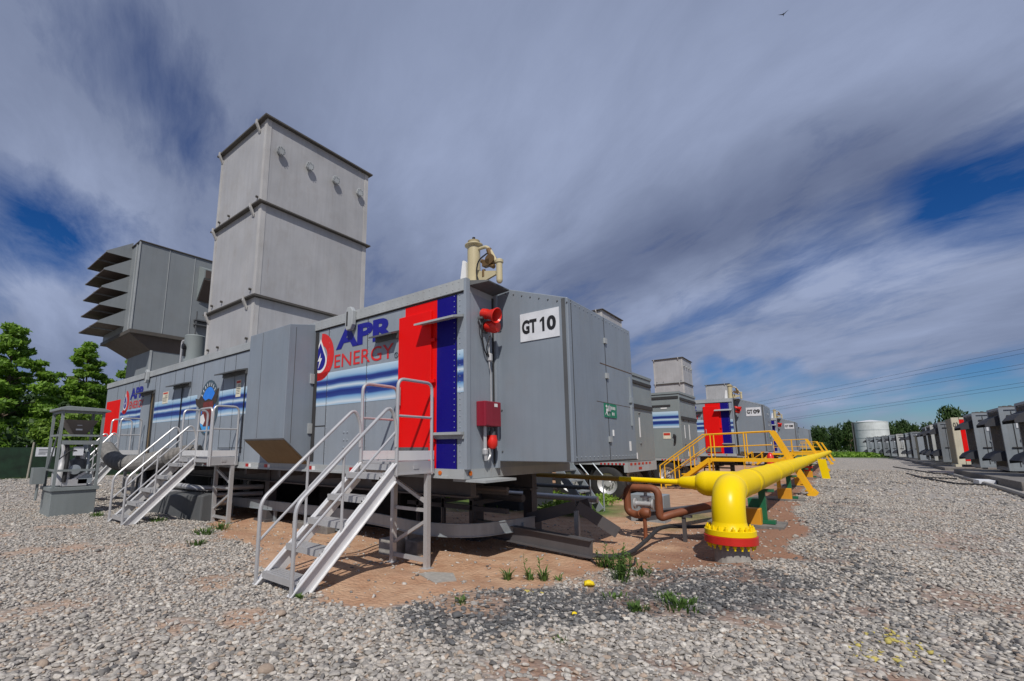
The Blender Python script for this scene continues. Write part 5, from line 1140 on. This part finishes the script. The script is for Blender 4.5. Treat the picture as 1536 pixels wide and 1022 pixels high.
t = thing('mesh_fence', 'dark green mesh fence along the left edge of the yard', 'fence', (-36, 5, 0))
b = MB(); b.box(-36.03, -36.0, -24, 34, .05, 1.72); b.build('mesh_panel', 'fence', t)
for y in np.arange(-24, 34.1, 2.9): MB().cyl((-36.08, y, -.1), (-36.08, y, 1.85), .035, 8).build('post', 'darkgrey', t)
t = thing('notice_sign', 'small white sign on a leaning wooden post before the green fence', 'sign', (-34.8, 5.3, 0))
MB().tube([(-34.8, 5.02, -.1), (-34.8, 5.10, 2.0)], .045, 8).build('post', 'wood', t); MB().box(-34.79, -34.76, 5.22, 6.02, 1.22, 1.72).build('board', 'offwhite', t)
b = MB()
for z, w in ((1.58, .5), (1.5, .45), (1.40, .6), (1.33, .3)): b.box(-34.759, -34.755, 5.34, 5.34 + w, z, z + .035)
b.build('writing', 'darkgrey', t)

# weeds: grass-like clumps with stems
def weed(x, y, h, n, seed, label, spread=.16, stems=0):
    rg = random.Random(seed); b = MB(); z = gz(x, y) - .01
    for _ in range(n):
        a = rg.uniform(0, 6.28); r0 = rg.uniform(0, spread * .5); px, py = x + r0 * math.cos(a), y + r0 * math.sin(a); hh = h * rg.uniform(.35, 1); ln = rg.uniform(.2, .75) * hh; w = rg.uniform(.006, .014)
        d = Vector((math.cos(a), math.sin(a), 0)); sd = Vector((-d.y, d.x, 0)) * w; p0 = Vector((px, py, z)); p1 = p0 + d * ln * .35 + Vector((0, 0, hh * .6)); p2 = p0 + d * ln + Vector((0, 0, hh * rg.uniform(.75, 1)))
        o = len(b.v); b.v += [p0 - sd * .6, p0 + sd * .6, p1 + sd, p1 - sd, p2]; b.f += [(o, o + 1, o + 2, o + 3), (o + 3, o + 2, o + 4)]
    for _ in range(stems):
        a = rg.uniform(0, 6.28); d = Vector((math.cos(a), math.sin(a), 0)); p0 = Vector((x, y, z)) + d * rg.uniform(0, spread * .6); hh = h * rg.uniform(1.1, 1.9); top = p0 + d * hh * .2 + Vector((0, 0, hh))
        b.tube([p0, p0.lerp(top, .5) + d * .02, top], [.006, .005, .002], 4)
        for k in range(9):
            q = p0.lerp(top, .25 + .75 * k / 9); aa = rg.uniform(0, 6.28); e = Vector((math.cos(aa), math.sin(aa), rg.uniform(.1, .7))).normalized(); s2 = e.cross(Vector((0, 0, 1))).normalized() * .013; L = rg.uniform(.05, .12)
            o = len(b.v); b.v += [q, q + e * L * .5 + s2, q + e * L, q + e * L * .5 - s2]; b.f.append((o, o + 1, o + 2, o + 3))
    return tag(b.build('weed', 'weed', None, recalc=False), label, 'weed', 'weeds growing on the bare dirt')
W = 'weeds'
for k, (x, y, h, n, sp, stm, l) in enumerate((
    (-3.54, 5.28, .20, 26, .10, 0, 'small upright weed on the dirt, leftmost of the three below the steel beam'), (-3.30, 5.42, .20, 26, .10, 1, 'small upright weed on the dirt, middle of the three below the steel beam'), (-3.14, 5.50, .22, 30, .10, 1, 'small upright weed on the dirt, rightmost of the three below the steel beam'), (-3.0, 5.62, .12, 16, .08, 0, 'tiny weed right of the three below the steel beam'),
    (-2.42, 6.18, .22, 34, .26, 10, 'tall dense weed clump at the end of the steel beam'), (-2.62, 6.65, .22, 30, .26, 8, 'tall seeding weeds behind the dense clump'), (-2.26, 6.55, .18, 26, .25, 3, 'weed on the right flank of the dense clump'), (-2.85, 6.75, .22, 40, .22, 3, 'thin weed in front of the steel beam end'),
    (-1.78, 4.98, .11, 70, .24, 0, 'low grass tuft in the dark gravel, left one of the pair'), (-1.45, 5.30, .12, 110, .46, 0, 'wide low grass tuft in the dark gravel, right one of the pair'), (-1.66, 5.65, .10, 60, .3, 0, 'low grass tuft between dark gravel and yellow flange'), (-2.15, 5.35, .08, 40, .3, 0, 'sparse low grass beside the yellow stone'),
    (-3.28, 4.0, .08, 30, .2, 0, 'tiny grass tuft at the edge of the dark gravel'), (-9.75, 4.05, .16, 80, .42, 0, 'dry grass tuft on the gravel left of the nearest stairs'), (-10.0, 4.45, .18, 80, .42, 0, 'grass tuft on the dirt edge behind the dry one'), (-8.75, 3.55, .12, 50, .32, 0, 'small grass tuft in front of the dirt edge'), (-4.76, 3.02, .09, 34, .10, 0, 'bright little weed at the foot of the nearest stairs'), (-12.0, 4.0, .14, 70, .35, 0, 'grass at the foot of the second stairs'), (-14.2, 3.4, .14, 60, .3, 0, 'grass along the cabinet base'), (-2.0, 3.75, .06, 24, .14, 0, 'tiny tuft among pale stones near the bottom edge'))):
    weed(x, y, h, n, 100 + k, l, sp, stm)
me = leaf_mesh('grass', [(-8 + 2.6 * math.sin(k * 2.1), 11.4 + (k % 7) * .42, .03, .55) for k in range(40)], 9000, .07, 'leafB', 55, .35)
o = bpy.data.objects.new('grass', me); COL.objects.link(o); tag(o, 'sunny green grass seen under the trailer', 'grass', kind='stuff')
me = leaf_mesh('grass', [(-3 + .9 * (k % 9), 100 + k * .6, .2, 1.6) for k in range(45)], 5000, .3, 'leafL', 56, .3)
o = bpy.data.objects.new('grass', me); COL.objects.link(o); tag(o, 'green grass strip at the far end of the road', 'grass', kind='stuff')
v, f = T2[2]
def rock(x, y, s, m, l):
    b = MB(); z = gz(x, y); b.add([(p[0] * s + x, p[1] * s + y, p[2] * s + z + s * .35) for p in v], [tuple(q) for q in f.tolist()]); tag(b.build('stone', m, None), l, 'stone')
rock(-2.63, 5.68, .075, 'stone_y', 'yellow painted stone beside the tall weeds'); rock(-2.17, 4.35, .03, 'stone_y', 'small yellow chip on the dark gravel')
b = MB(); z = gz(-4.2, 4.6)
b.add([(-4.45, 4.55, z + .025), (-4.0, 4.38, z + .025), (-3.86, 4.62, z + .03), (-4.1, 4.84, z + .03), (-4.38, 4.72, z + .025)], [(0, 1, 2, 3, 4)]); b.v += [(a, c, d - .03) for a, c, d in b.v[:5]]; b.f += [(0, 5, 6, 1), (1, 6, 7, 2), (2, 7, 8, 3), (3, 8, 9, 4), (4, 9, 5, 0)]
tag(b.build('flat_stone', 'concrete', None), 'flat pale slab of stone lying on the dirt right of the nearest stairs', 'stone')

# power lines and bird
CAMP = Vector((0, 0, 1.6))
for k, (a, c) in enumerate((((-26.1, 227.0, 20.3), (34.2, 158.6, 23.5)), ((-26.2, 227.2, 18.9), (34.1, 158.8, 22.5)), ((-19.6, 219.6, 17.2), (33.8, 159.0, 20.1)), ((-19.7, 219.8, 16.2), (33.7, 159.2, 19.2)), ((-13.0, 212.2, 12.6), (33.4, 159.5, 16.0)), ((-13.1, 212.3, 11.9), (33.3, 159.6, 15.1)))):
    a, c = Vector(a), Vector(c); pre = a - (c - a) * .9; post = c + (c - a) * .8; pts = [pre.lerp(post, i / 40) + Vector((0, 0, 2.2 * ((i / 40 - .55) ** 2 - .02))) for i in range(41)]
    tag(MB().tube(pts, .03, 5).build('power_line', 'black', None), ('uppermost', 'second', 'third', 'fourth', 'fifth', 'lowest')[k] + ' of the six power lines crossing the sky at the right', 'power line', 'power lines')
D = Vector((-1.65, 766.35, 641.32)).normalized(); P = CAMP + D * 42
b = MB(); b.add([(0, -.16, 0), (.03, .0, .025), (0, .20, 0), (-.03, 0, .025), (0, 0, -.03)], [(0, 1, 4), (1, 2, 4), (2, 3, 4), (3, 0, 4), (0, 3, 1), (1, 3, 2)]); b.add([(.02, .05, .01), (.30, -.08, .10), (.02, -.05, .01), (-.02, .05, .01), (-.30, -.08, .10), (-.02, -.05, .01)], [(0, 1, 2), (3, 5, 4)])
b.v = [(p[0] + P.x, p[1] + P.y, p[2] + P.z) for p in b.v]; tag(b.build('bird', 'black', None, recalc=False), 'tiny dark bird flying high in the sky at upper right', 'bird')

# ------------------------------------------------------------------ camera, sun, sky
cam = bpy.data.cameras.new('camera'); co_ = bpy.data.objects.new('camera', cam); COL.objects.link(co_)
CAMROT = np.array(CAM_R)
rm = Matrix([[CAMROT[i][0], -CAMROT[i][1], -CAMROT[i][2]] for i in range(3)])
co_.matrix_world = Matrix.Translation(CAMP) @ rm.to_4x4()
cam.sensor_width = 36; cam.lens = CAM_LENS; cam.shift_x = CAM_SX; cam.shift_y = CAM_SY; cam.clip_start = .05; cam.clip_end = 5000
sc.camera = co_
EL, AZ = R(49), R(35)                  # elevation; azimuth from -Y toward +X
S = Vector((math.cos(EL) * math.sin(AZ), -math.cos(EL) * math.cos(AZ), math.sin(EL)))
sl = bpy.data.lights.new('sun', 'SUN'); sl.energy = 3.9; sl.angle = R(.53); sl.color = (1, .955, .885)
so = bpy.data.objects.new('sun', sl); COL.objects.link(so); so.rotation_euler = S.to_track_quat('Z', 'Y').to_euler()
w = bpy.data.worlds.new('World'); sc.world = w; w.use_nodes = True
nt = w.node_tree; nt.nodes.clear()
out = nt.nodes.new('ShaderNodeOutputWorld'); bg = nt.nodes.new('ShaderNodeBackground'); bg.inputs[1].default_value = .1; nt.links.new(bg.outputs[0], out.inputs[0])
sky = nt.nodes.new('ShaderNodeTexSky'); sky.sky_type = 'NISHITA'; sky.sun_disc = False; sky.sun_elevation = EL; sky.sun_rotation = math.pi - AZ if True else 0
sky.air_density = 1.0; sky.dust_density = .3; sky.ozone_density = 2.5
hs = nt.nodes.new('ShaderNodeHueSaturation'); hs.inputs['Saturation'].default_value = 1.35; hs.inputs['Value'].default_value = SKY_V; nt.links.new(sky.outputs[0], hs.inputs['Color'])
gm = nt.nodes.new('ShaderNodeGamma'); gm.inputs[1].default_value = 1.15; nt.links.new(hs.outputs[0], gm.inputs[0])
tc = nt.nodes.new('ShaderNodeTexCoord'); sp = nt.nodes.new('ShaderNodeSeparateXYZ'); nt.links.new(tc.outputs['Generated'], sp.inputs[0])
dz = math_(nt, 'ADD', math_(nt, 'MAXIMUM', sp.outputs[2], 0), .30)
u = math_(nt, 'DIVIDE', sp.outputs[0], dz); v_ = math_(nt, 'DIVIDE', sp.outputs[1], dz)
cb = nt.nodes.new('ShaderNodeCombineXYZ'); nt.links.new(u, cb.inputs[0]); nt.links.new(v_, cb.inputs[1])
def band(ang, sx, sy, loc=(0, 0, 0)):
    mp = nt.nodes.new('ShaderNodeMapping'); mp.vector_type = 'TEXTURE' if False else 'POINT'; mp.inputs['Rotation'].default_value = (0, 0, ang); mp.inputs['Scale'].default_value = (sx, sy, 1); mp.inputs['Location'].default_value = loc
    nt.links.new(cb.outputs[0], mp.inputs[0]); return mp.outputs[0]
def rot(ang, sx, sy, loc=(0, 0, 0)):
    m1 = nt.nodes.new('ShaderNodeMapping'); m1.inputs['Rotation'].default_value = (0, 0, ang); nt.links.new(cb.outputs[0], m1.inputs[0])
    m2 = nt.nodes.new('ShaderNodeMapping'); m2.inputs['Scale'].default_value = (sx, sy, 1); m2.inputs['Location'].default_value = loc; nt.links.new(m1.outputs[0], m2.inputs[0]); return m2.outputs[0]
BA = SKY_BAND
warp = nt.nodes.new('ShaderNodeTexNoise'); warp.inputs['Scale'].default_value = .9; warp.inputs['Detail'].default_value = 4; nt.links.new(cb.outputs[0], warp.inputs['Vector'])
wv = nt.nodes.new('ShaderNodeVectorMath'); wv.operation = 'MULTIPLY_ADD'; nt.links.new(warp.outputs['Color'], wv.inputs[0]); wv.inputs[1].default_value = (.36, .36, 0); wv.inputs[2].default_value = (-.18, -.18, 0)
wa = nt.nodes.new('ShaderNodeVectorMath'); wa.operation = 'ADD'; nt.links.new(cb.outputs[0], wa.inputs[0]); nt.links.new(wv.outputs[0], wa.inputs[1]); cb = wa
n1 = noise(nt, rot(BA, .7, 1.0, (1.3, 4.2, 0)), 1.3, 5, .5, .3)
n2 = noise(nt, rot(BA, .65, 1.35, (8.1, 2.2, 0)), 1.7, 9, .54, .3)
n3 = noise(nt, rot(BA, .9, 2.0, (3, 7, 0)), 3.0, 12, .66, .3)
dens = math_(nt, 'ADD', math_(nt, 'MULTIPLY', n1, .34), math_(nt, 'ADD', math_(nt, 'MULTIPLY', n2, .34), math_(nt, 'MULTIPLY', n3, .32)))
def gap(dv, sig, amp):
    d = Vector(dv).normalized(); vm = nt.nodes.new('ShaderNodeVectorMath'); vm.operation = 'DOT_PRODUCT'; nt.links.new(tc.outputs['Generated'], vm.inputs[0]); vm.inputs[1].default_value = d
    return maprange(nt, vm.outputs['Value'], math.cos(sig), 1.0, 0, amp)
for dv, sg, am in SKY_GAPS: dens = math_(nt, 'SUBTRACT', dens, gap(dv, sg, am))
cov = maprange(nt, dens, .27, .47)
shade = math_(nt, 'ADD', math_(nt, 'MULTIPLY', n2, .45), math_(nt, 'ADD', math_(nt, 'MULTIPLY', n1, .30), math_(nt, 'MULTIPLY', n3, .25)))
for dv, sg, am in SKY_DARK: shade = math_(nt, 'SUBTRACT', shade, gap(dv, sg, am))
flatten = maprange(nt, sp.outputs[2], .35, .75, 0, .6)
shade = math_(nt, 'ADD', math_(nt, 'MULTIPLY', shade, math_(nt, 'SUBTRACT', 1.0, flatten)), math_(nt, 'MULTIPLY', flatten, .53))
cc = ramp(nt, maprange(nt, shade, .24, .68), SKY_CLOUD)
cov2 = math_(nt, 'MULTIPLY', cov, .93)
blue = mixc(nt, 1.0, gm.outputs[0], (.62, .82, 1.12), 'MULTIPLY')
mx = mixc(nt, cov2, blue, cc)
nt.links.new(mx, bg.inputs[0])
sc.view_settings.view_transform = 'Standard'; sc.view_settings.look = 'None'; sc.view_settings.exposure = 0; sc.view_settings.gamma = 1
sc.cycles.max_bounces = 6; sc.cycles.use_denoising = True
